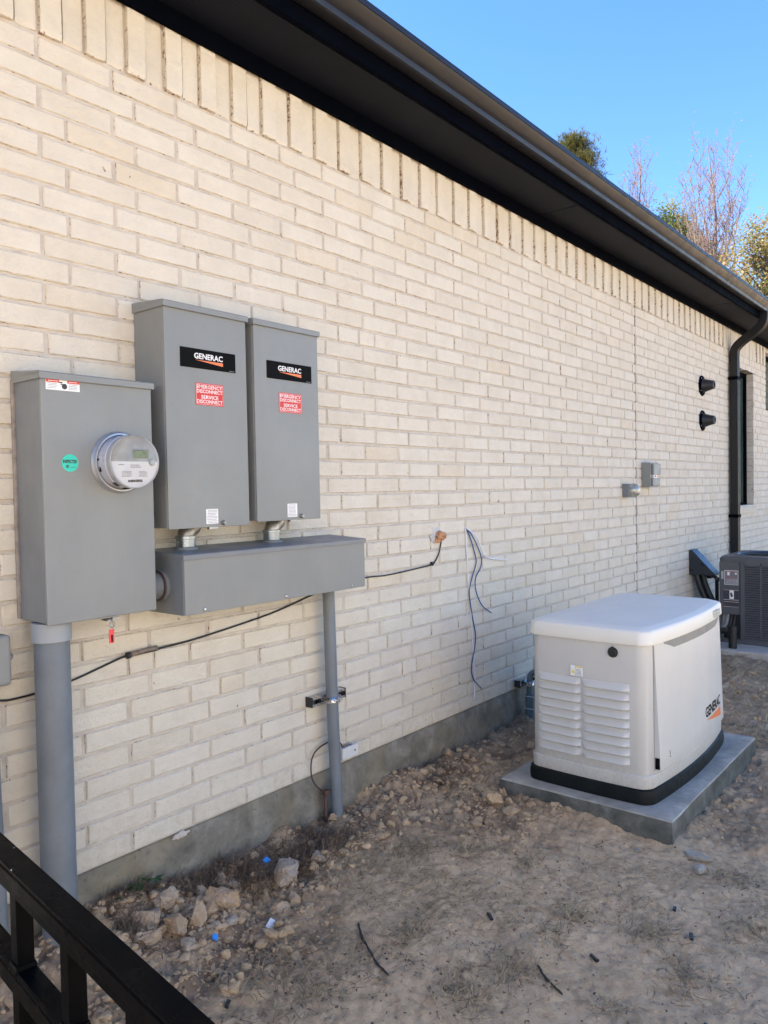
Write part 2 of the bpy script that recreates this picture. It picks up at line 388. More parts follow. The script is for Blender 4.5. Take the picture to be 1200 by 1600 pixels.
# ================================================================= SETTING
# ---- ground: one sheet, fine near the camera, out to the horizon
_G = {}
def vnoise(x, y, s, seed):
    if seed not in _G: _G[seed] = np.random.default_rng(seed).random((256, 256))
    g = _G[seed]
    X = x*s; Y = y*s; xi = np.floor(X).astype(int); yi = np.floor(Y).astype(int); fx = X-xi; fy = Y-yi
    fx = fx*fx*(3-2*fx); fy = fy*fy*(3-2*fy)
    a = g[xi % 256, yi % 256]; b = g[(xi+1) % 256, yi % 256]; c = g[xi % 256, (yi+1) % 256]; d = g[(xi+1) % 256, (yi+1) % 256]
    return (a*(1-fx)+b*fx)*(1-fy)+(c*(1-fx)+d*fx)*fy
def fbm(x, y, s, o, seed, g=.5):
    r = 0; a = 1; tot = 0
    for i in range(o): r = r+a*vnoise(x, y, s*2**i, seed+i); tot += a; a *= g
    return r/tot
def sm(a, b, x):
    t = np.clip((x-a)/(b-a), 0, 1); return t*t*(3-2*t)
def looseness(x, y):
    wob = (fbm(x, y, 2.2, 3, 50)-.5)*.34
    l = sm(-.62, -.22, y+wob)                                   # strip dug along the wall
    l = np.maximum(l, (1-sm(1.75, 2.15, x+wob))*sm(-.75, -.45, y+wob))
    l = np.maximum(l, sm(2.5, 2.9, x+wob)*sm(-1.0, -.6, y+wob)*(1-sm(3.2, 3.4, x)))
    l = np.maximum(l, sm(3.1, 3.5, x)*sm(-1.9, -1.5, y+wob)*.7)
    return l*(1-sm(9, 12, x))*sm(-1.5, .2, x)
def ground_h(x, y):
    x = np.asarray(x, float); y = np.asarray(y, float)
    base = .055+.045*sm(-.5, 0, y)-.055*sm(-.5, -1.3, y)*0
    base = base+sm(-.20, -.02, y)*(fbm(x, y, 2.1, 4, 210)-.42)*.16
    base = base-.06*(1-sm(-1.5, -.45, y))
    base = base+.055*(1-sm(1.15, 1.7, x))*sm(-.5, -.05, y)
    base = base+.05*sm(3.6, 4.6, x)*(1-sm(-1.75, -1.3, y))*(1-sm(6, 8, x))  # low spoil bank beyond the pad
    base = base-.02*sm(5.0, 6.5, x)
    dx = np.maximum(np.maximum(3.185-x, x-4.52), 0); dy = np.maximum(np.maximum(-1.258-y, y+.445), 0); dpad = np.sqrt(dx*dx+dy*dy)
    base = base+(1-sm(.0, .16, dpad))*np.clip(fbm(x, y, 3.7, 4, 260)-.38, 0, 1)*.055     # soil banked on the slab
    l = looseness(x, y)
    rough = (fbm(x, y, 7, 5, 80, .6)-.5)
    lump = np.abs(fbm(x, y, 11, 4, 120, .6)-.5)
    near = (1-sm(12, 25, np.abs(x)))*(1-sm(8, 16, -y))
    h = base+l*(rough*.10+lump*.075-.01)+(1-l)*rough*.028+(fbm(x, y, 1.3, 3, 30)-.5)*.04
    h = h+(fbm(x, y, 38, 4, 150, .65)-.5)*(.009+.016*l)-np.clip(.5-np.abs(fbm(x, y, 5.5, 4, 170, .6)-.5)*26, 0, .5)*.010*(1-l)
    return h*near+(1-near)*(-.02)
def axis_pts(lo, flo, fhi, hi, step):
    a = list(np.arange(flo, fhi, step)); d = step; x = a[-1]
    while x < hi: d *= 1.16; x += d; a.append(x)
    d = step; x = flo; pre = []
    while x > lo: d *= 1.16; x -= d; pre.append(x)
    return np.array(pre[::-1]+a)
gx = axis_pts(-900, .9, 4.6, 900, .0078); gy = axis_pts(-900, -1.85, .06, 900, .0078)
GX, GY = np.meshgrid(gx, gy, indexing='ij'); GZ = ground_h(GX, GY)
nx, ny = len(gx), len(gy)
idx = np.arange(nx*ny).reshape(nx, ny)
faces = np.stack([idx[:-1, :-1], idx[1:, :-1], idx[1:, 1:], idx[:-1, 1:]], -1).reshape(-1, 4)
me = bpy.data.meshes.new('ground')
me.from_pydata(np.stack([GX, GY, GZ], -1).reshape(-1, 3), [], faces.tolist()); me.update()
att = me.attributes.new('loose', 'FLOAT', 'POINT'); att.data.foreach_set('value', looseness(GX, GY).reshape(-1).astype(np.float32))
for p in me.polygons: p.use_smooth = True
g = bpy.data.objects.new('ground', me); COL.objects.link(g); me.materials.append(M['dirt'])
tag(g, 'bare packed tan dirt yard with loose soil along the wall', 'ground', kind='structure')
def gz(x, y): return float(ground_h(np.array([x]), np.array([y]))[0])

# ---- house
S = .0762; L = .25415; X0 = 1.46837; ZB = .28; XW0, XW1 = -1.2, 13.6
house = thing('brick_house', 'low house with cream limewashed brick wall, dark eave and gutter', 'house', (X0, 0, 0))
WINS = [(8.96, 9.775, 1.25, 2.80), (10.36, 11.2, 2.42, 3.13)]
JOINT_X = 6.105
bv, bf, bedge, brnd, bmi = [], [], [], [], []
def brick(x0, x1, z0, z1, y=0., nxg=9, nzg=4, depth=.03, rnd=None, sidechip=False):
    rnd = random.random() if rnd is None else rnd
    base = len(bv); jx = .0011; 
    us = [0, .018]+[.018+(1-.036)*i/(nxg-2) for i in range(1, nxg-2)]+[1-.018, 1]
    vsn = [0, .06]+[.06+.88*i/(nzg-1) for i in range(1, nzg-1)]+[.94, 1]
    nX, nZ = len(us), len(vsn); tilt = random.uniform(-.0012, .0012); tz = random.uniform(-.001, .001); yj = random.uniform(-.0018, .0018)
    for i, u in enumerate(us):
        for j, v in enumerate(vsn):
            x = x0+(x1-x0)*u; z = z0+(z1-z0)*v
            e = 1. if i in (0, nX-1) or j in (0, nZ-1) else (.55 if i in (1, nX-2) or j in (1, nZ-2) else 0.)
            n = mn.noise(Vector((x*26, z*60, y+3)))
            n2 = mn.noise(Vector((x*55, z*85, 9)))
            yy = y+yj+tilt*(u-.5)*2+tz*(v-.5)*2-.002*n
            if e == 1.:
                yy += .0045+.0025*n2; k = .0022*n2
                if i == 0: x += abs(k)+.0006
                if i == nX-1: x -= abs(k)+.0006
                if j == 0: z += .0026*n+.0018*mn.noise(Vector((x*130, z*9, 4)))+.0009
                if j == nZ-1: z -= .0022*n2+.0008
            bv.append((x, yy, z)); bedge.append(e); brnd.append(rnd)
    I = lambda i, j: base+i*nZ+j
    for i in range(nX-1):
        for j in range(nZ-1): bf.append((I(i, j), I(i+1, j), I(i+1, j+1), I(i, j+1))); bmi.append(0)
    rim = [I(i, 0) for i in range(nX)]+[I(nX-1, j) for j in range(1, nZ)]+[I(i, nZ-1) for i in range(nX-2, -1, -1)]+[I(0, j) for j in range(nZ-2, 0, -1)]
    b2 = len(bv)
    for r_ in rim:
        x, yy, z = bv[r_]; bv.append((x, y+depth, z)); bedge.append(1.12 if sidechip else (.8 if depth < .1 else .25)); brnd.append(rnd)
    n = len(rim)
    for k in range(n): bf.append((rim[k], b2+k, b2+(k+1) % n, rim[(k+1) % n])); bmi.append(0)
J = .0095
def blocked(x0, x1, z0, z1):
    """clip a brick against the windows: list of (x0, x1, depth)"""
    segs = [(x0, x1, .03)]
    for wx0, wx1, wz0, wz1 in WINS:
        out = []
        for a, b, d in segs:
            if z1 <= wz0+.02 or z0 >= wz1-.02 or b <= wx0 or a >= wx1:
                out.append((a, b, .11 if (abs(a-wx1) < .3 or abs(b-wx0) < .3 or (z0 > wz1-.1 and a < wx1 and b > wx0)) else d)); continue
            if a < wx0-.03: out.append((a, wx0, .11))
            if b > wx1+.03: out.append((wx1, b, .11))
        segs = out
    return segs
for row in range(35):
    off = 0 if row % 2 == 0 else L/3
    z0 = ZB+row*S+J/2; z1 = ZB+(row+1)*S-J/2
    k0 = math.floor((XW0-X0-off)/L)
    for k in range(k0, int((XW1-X0-off)/L)+1):
        jw = random.uniform(-.0025, .0025)
        a = X0+off+k*L+J/2+jw; b = X0+off+(k+1)*L-J/2+random.uniform(-.002, .002)
        a = max(a, XW0); b = min(b, XW1)
        dz = random.uniform(-.0014, .0014)
        near = a < 5.2
        pcs = [(a, b)]
        if a < JOINT_X < b: pcs = [(a, JOINT_X-.006), (JOINT_X+.006, b)]
        elif random.random() < .012: c = (a+b)/2+random.uniform(-.03, .03); pcs = [(a, c-.004), (c+.004, b)]
        for a, b in pcs:
            if b-a < .02: continue
            for (a2, b2, d) in blocked(a, b, z0, z1):
                if b2-a2 > .02: brick(a2, b2, z0+dz, z1+dz, 0, (18 if a < 3.6 else 11) if near else 6, 5 if near else 3, d)
# soldier course, every other brick stands proud
zs0 = ZB+35*S+J/2
k = 0; x = 1.2165-.1524*16
while x < XW1:
    for q in range(2):
        a = x+q*S+J/2-.002*(q == 0); b = x+(q+1)*S-J/2+.002*(q == 0)
        proud = (q == 0) and not (8.66 < a < 9.86)
        if a > XW0 and b < XW1 and not (a < JOINT_X+.004 and b > JOINT_X-.004 and False):
            skip = any(a < wx1 and b > wx0 and wz1 > zs0 for wx0, wx1, wz0, wz1 in WINS)
            if not skip:
                brick(a, b, zs0+random.uniform(-.002, .002), 3.20, -.013 if proud else 0, 6 if a < 5 else 5, 11 if a < 5 else 5, .04, sidechip=proud)
        if WINS[0][0]-.1 < a < WINS[0][1]+.05:                    # soldier lintel over the window
            pass
    x += 2*S
me = bpy.data.meshes.new('brick_wall')
nb = len(bv)
# mortar backing: strips around the openings, slightly recessed, and window reveal backing
ym = .0062
def mquad(x0, x1, z0, z1, y=ym):
    b = len(bv); nxm = max(1, int((x1-x0)/.5))
    for i in range(nxm+1):
        xx = x0+(x1-x0)*i/nxm
        bv.extend([(xx, y, z0), (xx, y, z1)]); bedge.extend([0, 0]); brnd.extend([0, 0])
    for i in range(nxm): bf.append((b+2*i, b+2*i+2, b+2*i+3, b+2*i+1)); bmi.append(1)
xs = [XW0, WINS[0][0], WINS[0][1], WINS[1][0], WINS[1][1], XW1]
mquad(xs[0], xs[1], ZB, 3.20); mquad(xs[2], xs[3], ZB, 3.20); mquad(xs[4], xs[5], ZB, 3.20)
mquad(xs[1], xs[2], ZB, WINS[0][2]); mquad(xs[1], xs[2], WINS[0][3], 3.2)
mquad(xs[3], xs[4], ZB, WINS[1][2]); mquad(xs[3], xs[4], WINS[1][3], 3.2)
for wx0, wx1, wz0, wz1 in WINS:                                    # reveals
    for xx in (wx0-.004, wx1+.004):
        b = len(bv)
        for yy, zz in ((ym, wz0), (.2, wz0), (.2, wz1), (ym, wz1)): bv.append((xx, yy, zz)); bedge.append(0); brnd.append(0)
        bf.append((b, b+1, b+2, b+3)); bmi.append(1)
    b = len(bv)
    for xx, yy in ((wx0, ym), (wx1, ym), (wx1, .2), (wx0, .2)): bv.append((xx, yy, wz1)); bedge.append(0); brnd.append(0)
    bf.append((b, b+1, b+2, b+3)); bmi.append(1)
me.from_pydata(bv, [], bf); me.update()
me.attributes.new('edge', 'FLOAT', 'POINT').data.foreach_set('value', np.array(bedge, np.float32))
me.attributes.new('rnd', 'FLOAT', 'POINT').data.foreach_set('value', np.array(brnd, np.float32))
link_mesh('wall', me, [M['brick'], M['mortar']], house)
me.polygons.foreach_set('material_index', np.array(bmi, np.int32))
# the rest of the shell, far side and ends
bm = bmesh.new(); box(bm, XW0, XW1, .21, .30, .2, 3.2); box(bm, XW1-.2, XW1-.02, .3, 11.8, .2, 3.2); box(bm, XW0+.02, XW0+.2, .3, 11.8, .2, 3.2); box(bm, XW0+.2, XW1-.2, 11.7, 11.8, .2, 3.2)
obj('inner_wall', bm, M['mortar'], house)
# foundation, rough cast with a slightly wavy top
bm = bmesh.new(); rows = []
fx = np.arange(XW0, XW1+.01, .045)
for i, xx in enumerate(fx):
    w1 = mn.noise(Vector((xx*1.7, 0, 0))); w2 = mn.noise(Vector((xx*7, 5, 0)))
    ring = []
    for yy, zz in ((.2, ZB-.002), (.012, ZB-.002-.003*abs(w2)), (.004+.004*w1, ZB-.012+.006*w2), (-.004+.006*w1+.003*w2, .20), (-.006+.008*w1+.004*w2, .10), (-.004+.008*w1, -.1), (.2, -.1)):
        ring.append(bm.verts.new((xx, yy+.0018*mn.noise(Vector((xx*20, zz*30, 2))), zz)))
    rows.append(ring)
for a, b in zip(rows, rows[1:]):
    for q in range(6): bm.faces.new((a[q], b[q], b[q+1], a[q+1]))
obj('foundation', bm, M['found'], house, smooth=60)
# spalled flake on the ledge
# eave
EX0, EX1 = XW0-.3, XW1+.3
ZS = 3.236
bm = B(EX0+.3, EX1-.3, -.034, -.0145, 3.168, ZS); obj('frieze_board', bm, M['bronze'], house, bevel=.002)
bm = bmesh.new(); xx = 4.46-3.36*2
while xx < EX1:
    x2 = min(xx+3.36, EX1); box(bm, xx, x2-.010, -.300, -.0, ZS+(.0 if int(xx*10) % 2 else .001), ZS+.012); xx = x2
obj('soffit', bm, M['soffit'], house)
bm = bmesh.new(); extrude_x(bm, [(-.286, ZS-.002), (-.300, ZS-.006), (-.312, ZS-.002), (-.312, 3.40), (-.286, 3.40)], EX0, EX1); obj('fascia', bm, M['bronze'], house)
# K-style gutter
pr = [(-.3125, 3.395), (-.3125, 3.303), (-.320, 3.2975), (-.366, 3.2975), (-.3735, 3.301), (-.3765, 3.312), (-.3775, 3.322), (-.386, 3.327), (-.399, 3.337), (-.412, 3.352), (-.421, 3.362), (-.4225, 3.366), (-.4265, 3.366), (-.4275, 3.386), (-.4265, 3.390), (-.418, 3.390), (-.418, 3.384)]
inn = [(-.4165, 3.372), (-.372, 3.318), (-.366, 3.305), (-.322, 3.305), (-.3145, 3.395)]
bm = bmesh.new(); extrude_x(bm, pr+inn, EX0, EX1)
gt = obj('gutter', bm, M['gutter'], house, smooth=25)
for gxx in (1.2, 7.3):                                               # lapped gutter joints
    bm = bmesh.new(); extrude_x(bm, [(y_-.0012, z_-.0012) for y_, z_ in pr[3:13]]+[(y_+.0006, z_+.0006) for y_, z_ in pr[3:13]][::-1], gxx, gxx+.06); obj('gutter_joint', bm, M['gutter'], house)
# roof: thick slab with hipped back
bm = bmesh.new()
ez, ey, rz, ry = 3.40, -.37, 6.2, 5.9
for sgn in (0,):
    loops = [[(EX0-.05, ey, ez), (EX1+.05, ey, ez), (EX1-3, ry, rz), (EX0+3, ry, rz)],
             [(EX0-.05, 12.2, ez), (EX1+.05, 12.2, ez), (EX1-3, ry, rz), (EX0+3, ry, rz)]]
    a = [bm.verts.new(p) for p in ((EX0-.05, ey, ez), (EX1+.05, ey, ez), (EX1+.05, 12.2, ez), (EX0-.05, 12.2, ez))]
    b = [bm.verts.new(p) for p in ((EX0+4, ry, rz), (EX1-4, ry, rz))]
    bm.faces.new((a[0], a[1], b[1], b[0])); bm.faces.new((a[1], a[2], b[1])); bm.faces.new((a[2], a[3], b[0], b[1])); bm.faces.new((a[3], a[0], b[0]))
    c = [bm.verts.new((v.co.x, v.co.y, v.co.z-.011)) for v in a]
    for q in range(4): bm.faces.new((a[q], c[q], c[(q+1) % 4], a[(q+1) % 4]))
    bm.faces.new(c)
obj('roof', bm, M['shingle'], house)
# downspout
def ribbed(path, wdt, dep, bm):
    """rectangular ribbed tube along a path in the y-z plane, width along x"""
    sec = []
    n = 8
    for i in range(n+1): sec.append((-wdt/2+wdt*i/n, dep/2-(.004 if i % 2 and 0 < i < n else 0)))
    for i in range(n, -1, -1): sec.append((-wdt/2+wdt*i/n, -dep/2+(.004 if i % 2 and 0 < i < n else 0)))
    loops = []
    P = [Vector(p) for p in path]
    for i, p in enumerate(P):
        d = (P[min(i+1, len(P)-1)]-P[max(i-1, 0)]).normalized(); nrm = Vector((0, -d.z, d.y))
        loops.append([p+Vector((a, 0, 0))+nrm*b for a, b in sec])
    loft(bm, loops)
bm = bmesh.new()
pth = spline([(8.775, -.345, 3.298), (8.775, -.345, 3.235), (8.775, -.325, 3.17), (8.775, -.25, 3.10), (8.775, -.15, 3.035), (8.775, -.075, 2.965), (8.775, -.055, 2.89), (8.775, -.055, 2.7)], 5)+[Vector((8.775, -.055, z)) for z in (2, 1.2, .35)]
pth += spline([(8.775, -.06, .28), (8.775, -.09, .2), (8.775, -.2, .12)], 4)
ribbed(pth, .092, .078, bm); M['dspt'] = simple('downspout_paint', (.007, .0068, .0075), .42, 0, .2, 6, spec=.4); dsp = obj('downspout', bm, M['dspt'], house, smooth=25)
for z in (2.62, 1.15):
    bm = bmesh.new(); box(bm, 8.722, 8.828, -.0985, -.0955, z, z+.035); box(bm, 8.719, 8.7225, -.0985, 0, z, z+.035); box(bm, 8.8275, 8.831, -.0985, 0, z, z+.035); obj('strap', bm, M['bronze'], dsp)
# expansion joint
bm = bmesh.new(); box(bm, JOINT_X-.006, JOINT_X+.006, .0012, .02, ZB, 3.17)
obj('expansion_joint', bm, simple('joint_sealant', (.20, .165, .135), .8), house)
# windows
def window(x0, x1, z0, z1, sill=True):
    y = .075; f = .045
    bm = bmesh.new(); box(bm, x0, x0+f, y, y+.06, z0, z1); box(bm, x1-f, x1, y, y+.06, z0, z1); box(bm, x0+f, x1-f, y+.002, y+.06, z1-f, z1); box(bm, x0+f, x1-f, y+.002, y+.06, z0, z0+f)
    wn = thing_part('window', (x0, y, z0)); obj('frame', bm, M['bronze'], wn, bevel=.003)
    obj('pane', B(x0+f, x1-f, y+.03, y+.036, z0+f, z1-f), M['winglass'], wn)
    if sill:
        b0 = bmesh.new(); xx = x0-.03
        while xx < x1+.03:
            box(b0, xx+.004, xx+S-.004, -.022, .098, z0-.072, z0-.004); xx += S
        box(b0, x0-.028, x1+.045, -.014, .098, z0-.070, z0-.007, mi=1)
        obj('sill', b0, [M['brick'], M['mortar']], wn, bevel=.002)
    return wn
def thing_part(name, loc):
    o = bpy.data.objects.new(name, None); COL.objects.link(o); o.parent = house; o.location = Vector(loc)-house.location; o.empty_display_size = .05; return o
window(*WINS[0]); window(*WINS[1], sill=False)
bm = B(WINS[0][0]-.1, WINS[0][1]+.1, .001, .1, WINS[0][3], WINS[0][3]+.008); obj('lintel', bm, M['bronze'], house)

# unseen house added behind the camera to bounce sunlight onto wall and ground
fill_h = thing('added_fill_house', 'pale two storey house added out of view to reflect sunlight', 'house', (-5.5, -10.5, 0))
bm = bmesh.new(); box(bm, -15.5, 3.2, -14.4, -7.4, -.2, 5.7); obj('wall', bm, M['fillwall'], fill_h)
bm = bmesh.new(); a = [bm.verts.new(p) for p in ((-16, -6.95, 5.7), (3.7, -6.95, 5.7), (3.7, -14.9, 5.7), (-16, -14.9, 5.7))]; b = [bm.verts.new(p) for p in ((-12, -10.9, 8.1), (-1, -10.9, 8.1))]
bm.faces.new((a[0], a[1], b[1], b[0])); bm.faces.new((a[1], a[2], b[1])); bm.faces.new((a[2], a[3], b[0], b[1])); bm.faces.new((a[3], a[0], b[0])); bm.faces.new(a)
obj('roof', bm, M['shingle'], fill_h)
for wx in (-13, -9, 1.0):
    bm = B(wx, wx+1.1, -7.402, -7.33, 1.0, 2.5); obj('window', bm, M['winglass'], fill_h)
# ================================================================= ELECTRICAL BOXES
YF = -.170
def cabinet(x0, x1, z0, z1, d, mat, parent, capz=.022, over=.006, capd=.010):
    """formed steel enclosure: body, drip cap, front door proud of the body"""
    bm = B(x0, x1, -d+.006, .0, z0+.004, z1-.004); obj('body', bm, mat, parent, bevel=.0025)
    bm = B(x0+.001, x1-.001, -d-.0015, -d+.0055, z0, z1-capz+.002); obj('door', bm, mat, parent, bevel=.0022)
    bm = bmesh.new()
    y1 = -d-capd
    prof = [(0.0, z1+.012), (y1+.004, z1), (y1, z1-.003), (y1, z1-capz), (y1+.0016, z1-capz), (y1+.0016, z1-.004), (0, z1-.004)]
    loft(bm, [[(x0-over, y, z) for y, z in prof], [(x1+over, y, z) for y, z in prof]])
    for xx in (x0-over, x1+over-.0015): box(bm, xx, xx+.0015, y1+.003, -.001, z1-capz, z1-.0045)
    obj('drip_cap', bm, mat, parent, smooth=30)
def prism(bm, pts, d):
    d = Vector(d); loft(bm, [pts, [tuple(Vector(p)+d) for p in pts]])
def plate(name, x0, x1, z0, z1, y, mat, parent, th=.0008, mats=None):
    return obj(name, B(x0, x1, y-th, y, z0, z1), mat, parent)
def scribble(x0, x1, z0, z1, rows, y, mat, parent, name='fine_print', seed=1):
    r = random.Random(seed); bm = bmesh.new(); h = (z1-z0)/rows
    for i in range(rows):
        xx = x0+r.uniform(0, .1)*(x1-x0); e = x1-r.uniform(0, .2)*(x1-x0); zc = z1-(i+.5)*h
        while xx < e:
            w_ = r.uniform(.03, .12)*(x1-x0)+.0008; box(bm, xx, min(xx+w_, e), y-.0003, y, zc-h*.22, zc+h*.22); xx += w_+.03*(x1-x0)
    return obj(name, bm, mat, parent)
def screw(bm, x, y, z, r=.006): lathe(bm, [(0, r), (.003, r), (.0045, r*.55)], (x, y, z), (0, -1, 0), 10)

def tswitch(x0, x1, z0, z1, label):
    t = thing('transfer_switch', label, 'electrical box', ((x0+x1)/2, 0, z0), 'transfer switches')
    cabinet(x0, x1, z0, z1, -YF, M['gray'], t)
    y = YF-.0016; w_ = x1-x0
    px0, px1, pz0, pz1 = x0+.062, x0+.300, z1-.213, z1-.146
    bm = B(px0, px1, y-.0022, y, pz0, pz1); np_ = obj('nameplate', bm, M['decal_black'], t, bevel=.0006)
    yy = y-.0024
    text_mesh('lettering', 'GENERAC', lambda a, b, c: (px0+.057+a, yy-c*.5, pz0+.0335+b), .0268, M['white'], np_, width=.123, bold=.0006)
    bm = bmesh.new(); prism(bm, [(px0+.060+a, yy-.0006, pz0+b) for a, b in ((0, .0285), (.12, .0285), (.12, .0165))], (0, .0005, 0)); obj('swoosh', bm, M['orange'], np_)
    scribble(px1-.03, px1-.004, pz0+.002, pz0+.006, 1, yy, M['greyink'], np_, seed=3)
    sx0, sx1, sz1 = x0+.122, x0+.244, z1-.262; sz0 = sz1-.076
    st = plate('warning_label', sx0, sx1, sz0, sz1, y, M['red'], t)
    bm = bmesh.new(); e = .0022; q = .003
    e2 = e*.35
    for a_ in ((sx0+q, sx1-q, sz1-q-e2, sz1-q), (sx0+q, sx1-q, sz0+q, sz0+q+e2), (sx0+q, sx0+q+e2, sz0+q, sz1-q), (sx1-q-e2, sx1-q, sz0+q, sz1-q)): box(bm, a_[0], a_[1], y-.0012, y-.0008, a_[2], a_[3])
    obj('label_border', bm, M['white'], st)
    for i, (wd, xo, wi) in enumerate((('EMERGENCY', .006, .110), ('DISCONNECT', .006, .110), ('SERVICE', .024, .074), ('DISCONNECT', .006, .110))):
        zb = sz1-.0185-.0155*i-(.004 if i > 1 else 0)
        text_mesh('lettering', wd, lambda a, b, c, zb=zb, xo=xo: (sx0+xo+a, y-.0010-c*.4, zb+b), .0175, M['white'], st, width=wi, bold=.0002)
    lb = plate('rating_label', x0+.155, x0+.207, z0+.012, z0+.064, y, M['white'], t)
    scribble(x0+.158, x0+.204, z0+.014, z0+.062, 9, y-.0009, M['greyink'], lb, seed=int(x0*10))
    bm = bmesh.new(); lathe(bm, [(0, .0085), (.005, .0085), (.008, .006), (.014, .0055)], (x0+.228, y, z0+.014), (0, -1, 0), 16); obj('latch_screw', bm, M['dzinc'], t)
    bm = B(x0+.165, x0+.205, y-.004, y+.01, z0-.006, z0+.001); obj('latch_tab', bm, M['dzinc'], t)
    bm = bmesh.new(); lathe(bm, [(0, .0022), (.0012, .0018)], (x0+.122+.002, y, z1-.375), (0, -1, 0), 8); obj('rivet', bm, M['dzinc'], t)
    return t
tswitch(1.526, 1.879, 1.395, 2.158, 'larger tall grey steel switch box, left one, above the long trough and beside the meter')
tswitch(1.915, 2.255, 1.404, 2.158, 'narrower-looking tall grey switch box, right one of the pair, bare brick on its right')

# meter cabinet
mb = thing('meter_box', 'tall grey steel meter cabinet with round glass meter and green sticker', 'electrical box', (1.29, 0, 1.13))
mx0, mx1, mz0, mz1 = 1.104, 1.476, 1.134, 1.878
bm = B(mx0, mx1, -.159, 0, mz0+.006, mz1-.004); obj('body', bm, M['gray2'], mb, bevel=.003)
bm = B(mx0+.001, mx1-.001, -.1665, -.1595, mz0, mz1-.02); obj('door', bm, M['gray'], mb, bevel=.0028)
bm = bmesh.new(); loft(bm, [[(xx, y, z) for y, z in ((.0, mz1+.016), (-.170, mz1), (-.175, mz1-.004), (-.175, mz1-.022), (-.1735, mz1-.022), (-.1725, mz1-.006), (0, mz1-.004))] for xx in (mx0-.006, mx1+.006)])
box(bm, mx0-.006, mx0-.0045, -.17, -.001, mz1-.022, mz1-.004); box(bm, mx1+.0045, mx1+.006, -.17, -.001, mz1-.022, mz1-.004)
obj('drip_cap', bm, M['gray'], mb)
bm = bmesh.new(); box(bm, mx0-.010, mx0+.001, -.012, -.002, mz0+.01, mz1-.01); obj('caulk_bead', bm, simple('tan_caulk', (.27, .235, .2), .8, 0, .3, 30, bumps=.5, bscale=60), mb, bevel=.003)
MX, MZ = 1.352, 1.616
meter = bpy.data.objects.new('meter', None); COL.objects.link(meter); meter.parent = mb; meter.location = Vector((MX, -.1665, MZ))-mb.location
ax = (0, -1, 0); o0 = (MX, -.1665, MZ)
bm = bmesh.new(); lathe(bm, [(0, .096), (.004, .097), (.010, .093), (.018, .091), (.0185, .086), (.006, .085)], o0, ax, 56, cap=False); obj('collar_ring', bm, simple('collar_metal', (.40, .42, .46), .42, .7, .1, 12), meter, smooth=30)
bm = bmesh.new(); lathe(bm, [(.001, .083), (.050, .083), (.052, .0835), (.056, .0835), (.058, .081), (.062, .0805)], o0, ax, 56); obj('base', bm, simple('meter_base_gray', (.42, .44, .50), .3, 0, .05, 10), meter, smooth=30)
bm = bmesh.new()
for k_ in range(14):
    if k_ in (2, 3, 9, 10, 11, 12):
        a = 2*math.pi*k_/14
        for dd in (0, .02, .04, .06): 
            aa = a+dd*3; cx = MX+.0832*math.cos(aa); cz = MZ+.0832*math.sin(aa); box(bm, cx-.0016, cx+.0016, -.225, -.213, cz-.0016, cz+.0016)
obj('vent_slots', bm, M['decal_black'], meter)
cxs = MX-.081; obj('seal_slot', B(cxs-.003, cxs+.004, -.190, -.183, MZ+.004, MZ+.010), M['decal_black'], meter); obj('seal_slot', B(cxs-.001, cxs+.006, -.196, -.190, MZ-.030, MZ-.016), M['decal_black'], meter)
bm = bmesh.new(); lathe(bm, [(.062, .0795), (.0795, .0795), (.080, .0785)], o0, ax, 56); obj('body', bm, simple('meter_body', (.55, .56, .56), .35, 0, .04), meter, smooth=30)
yf = -.1665-.0805
bm = bmesh.new(); nseg = 48
def half(bm, sgn, r, y, mi=0):
    ps = [(MX+r*math.cos(a), y, MZ+.004*sgn*0+r*math.sin(a)) for a in [math.pi*i/24 if sgn > 0 else math.pi+math.pi*i/24 for i in range(25)]]
    loft(bm, [ps, [(p[0], p[1]-.001, p[2]) for p in ps]], True, mi)
bm = bmesh.new(); half(bm, 1, .074, yf); obj('upper_face', bm, simple('meter_face_gray', (.40, .40, .37), .35, 0, .25, 18), meter)
bm = bmesh.new(); half(bm, -1, .074, yf-.0003); lf = obj('lower_face', bm, M['white'], meter)
obj('display', B(MX-.005, MX+.044, yf-.004, yf-.001, MZ+.012, MZ+.034), M['lcd'], meter, bevel=.0015)
obj('display_bezel', B(MX-.009, MX+.048, yf-.0025, yf-.001, MZ+.008, MZ+.038), simple('bezel', (.30, .30, .26), .4), meter, bevel=.001)
y1 = yf-.0016
scribble(MX-.055, MX-.035, MZ-.012, MZ-.008, 1, y1, M['ink'], meter, seed=5); scribble(MX-.02, MX+.02, MZ-.020, MZ-.008, 2, y1, M['greyink'], meter, seed=6)
scribble(MX-.045, MX-.012, MZ-.046, MZ-.028, 5, y1, M['greyink'], meter, seed=7); scribble(MX+.01, MX+.042, MZ-.046, MZ-.028, 5, y1, M['greyink'], meter, seed=8)
bm = bmesh.new(); rr = random.Random(4); xx = MX-.024
while xx < MX+.022: w_ = rr.uniform(.0006, .002); box(bm, xx, xx+w_, y1-.0003, y1, MZ-.0605, MZ-.054); xx += w_+.0007
obj('barcode', bm, M['ink'], meter)
bm = bmesh.new(); lathe(bm, [(0, .010), (.012, .010), (.016, .008)], (MX+.056, yf+.002, MZ-.002), ax, 20); obj('optical_port', bm, simple('port', (.45, .47, .5), .3), meter, smooth=30)
bm = bmesh.new(); lathe(bm, [(.062, .0825), (.085, .0825), (.098, .080), (.106, .072), (.110, .056), (.112, .03), (.1125, .004)], o0, ax, 56); obj('glass_dome', bm, M['glass'], meter, smooth=60)
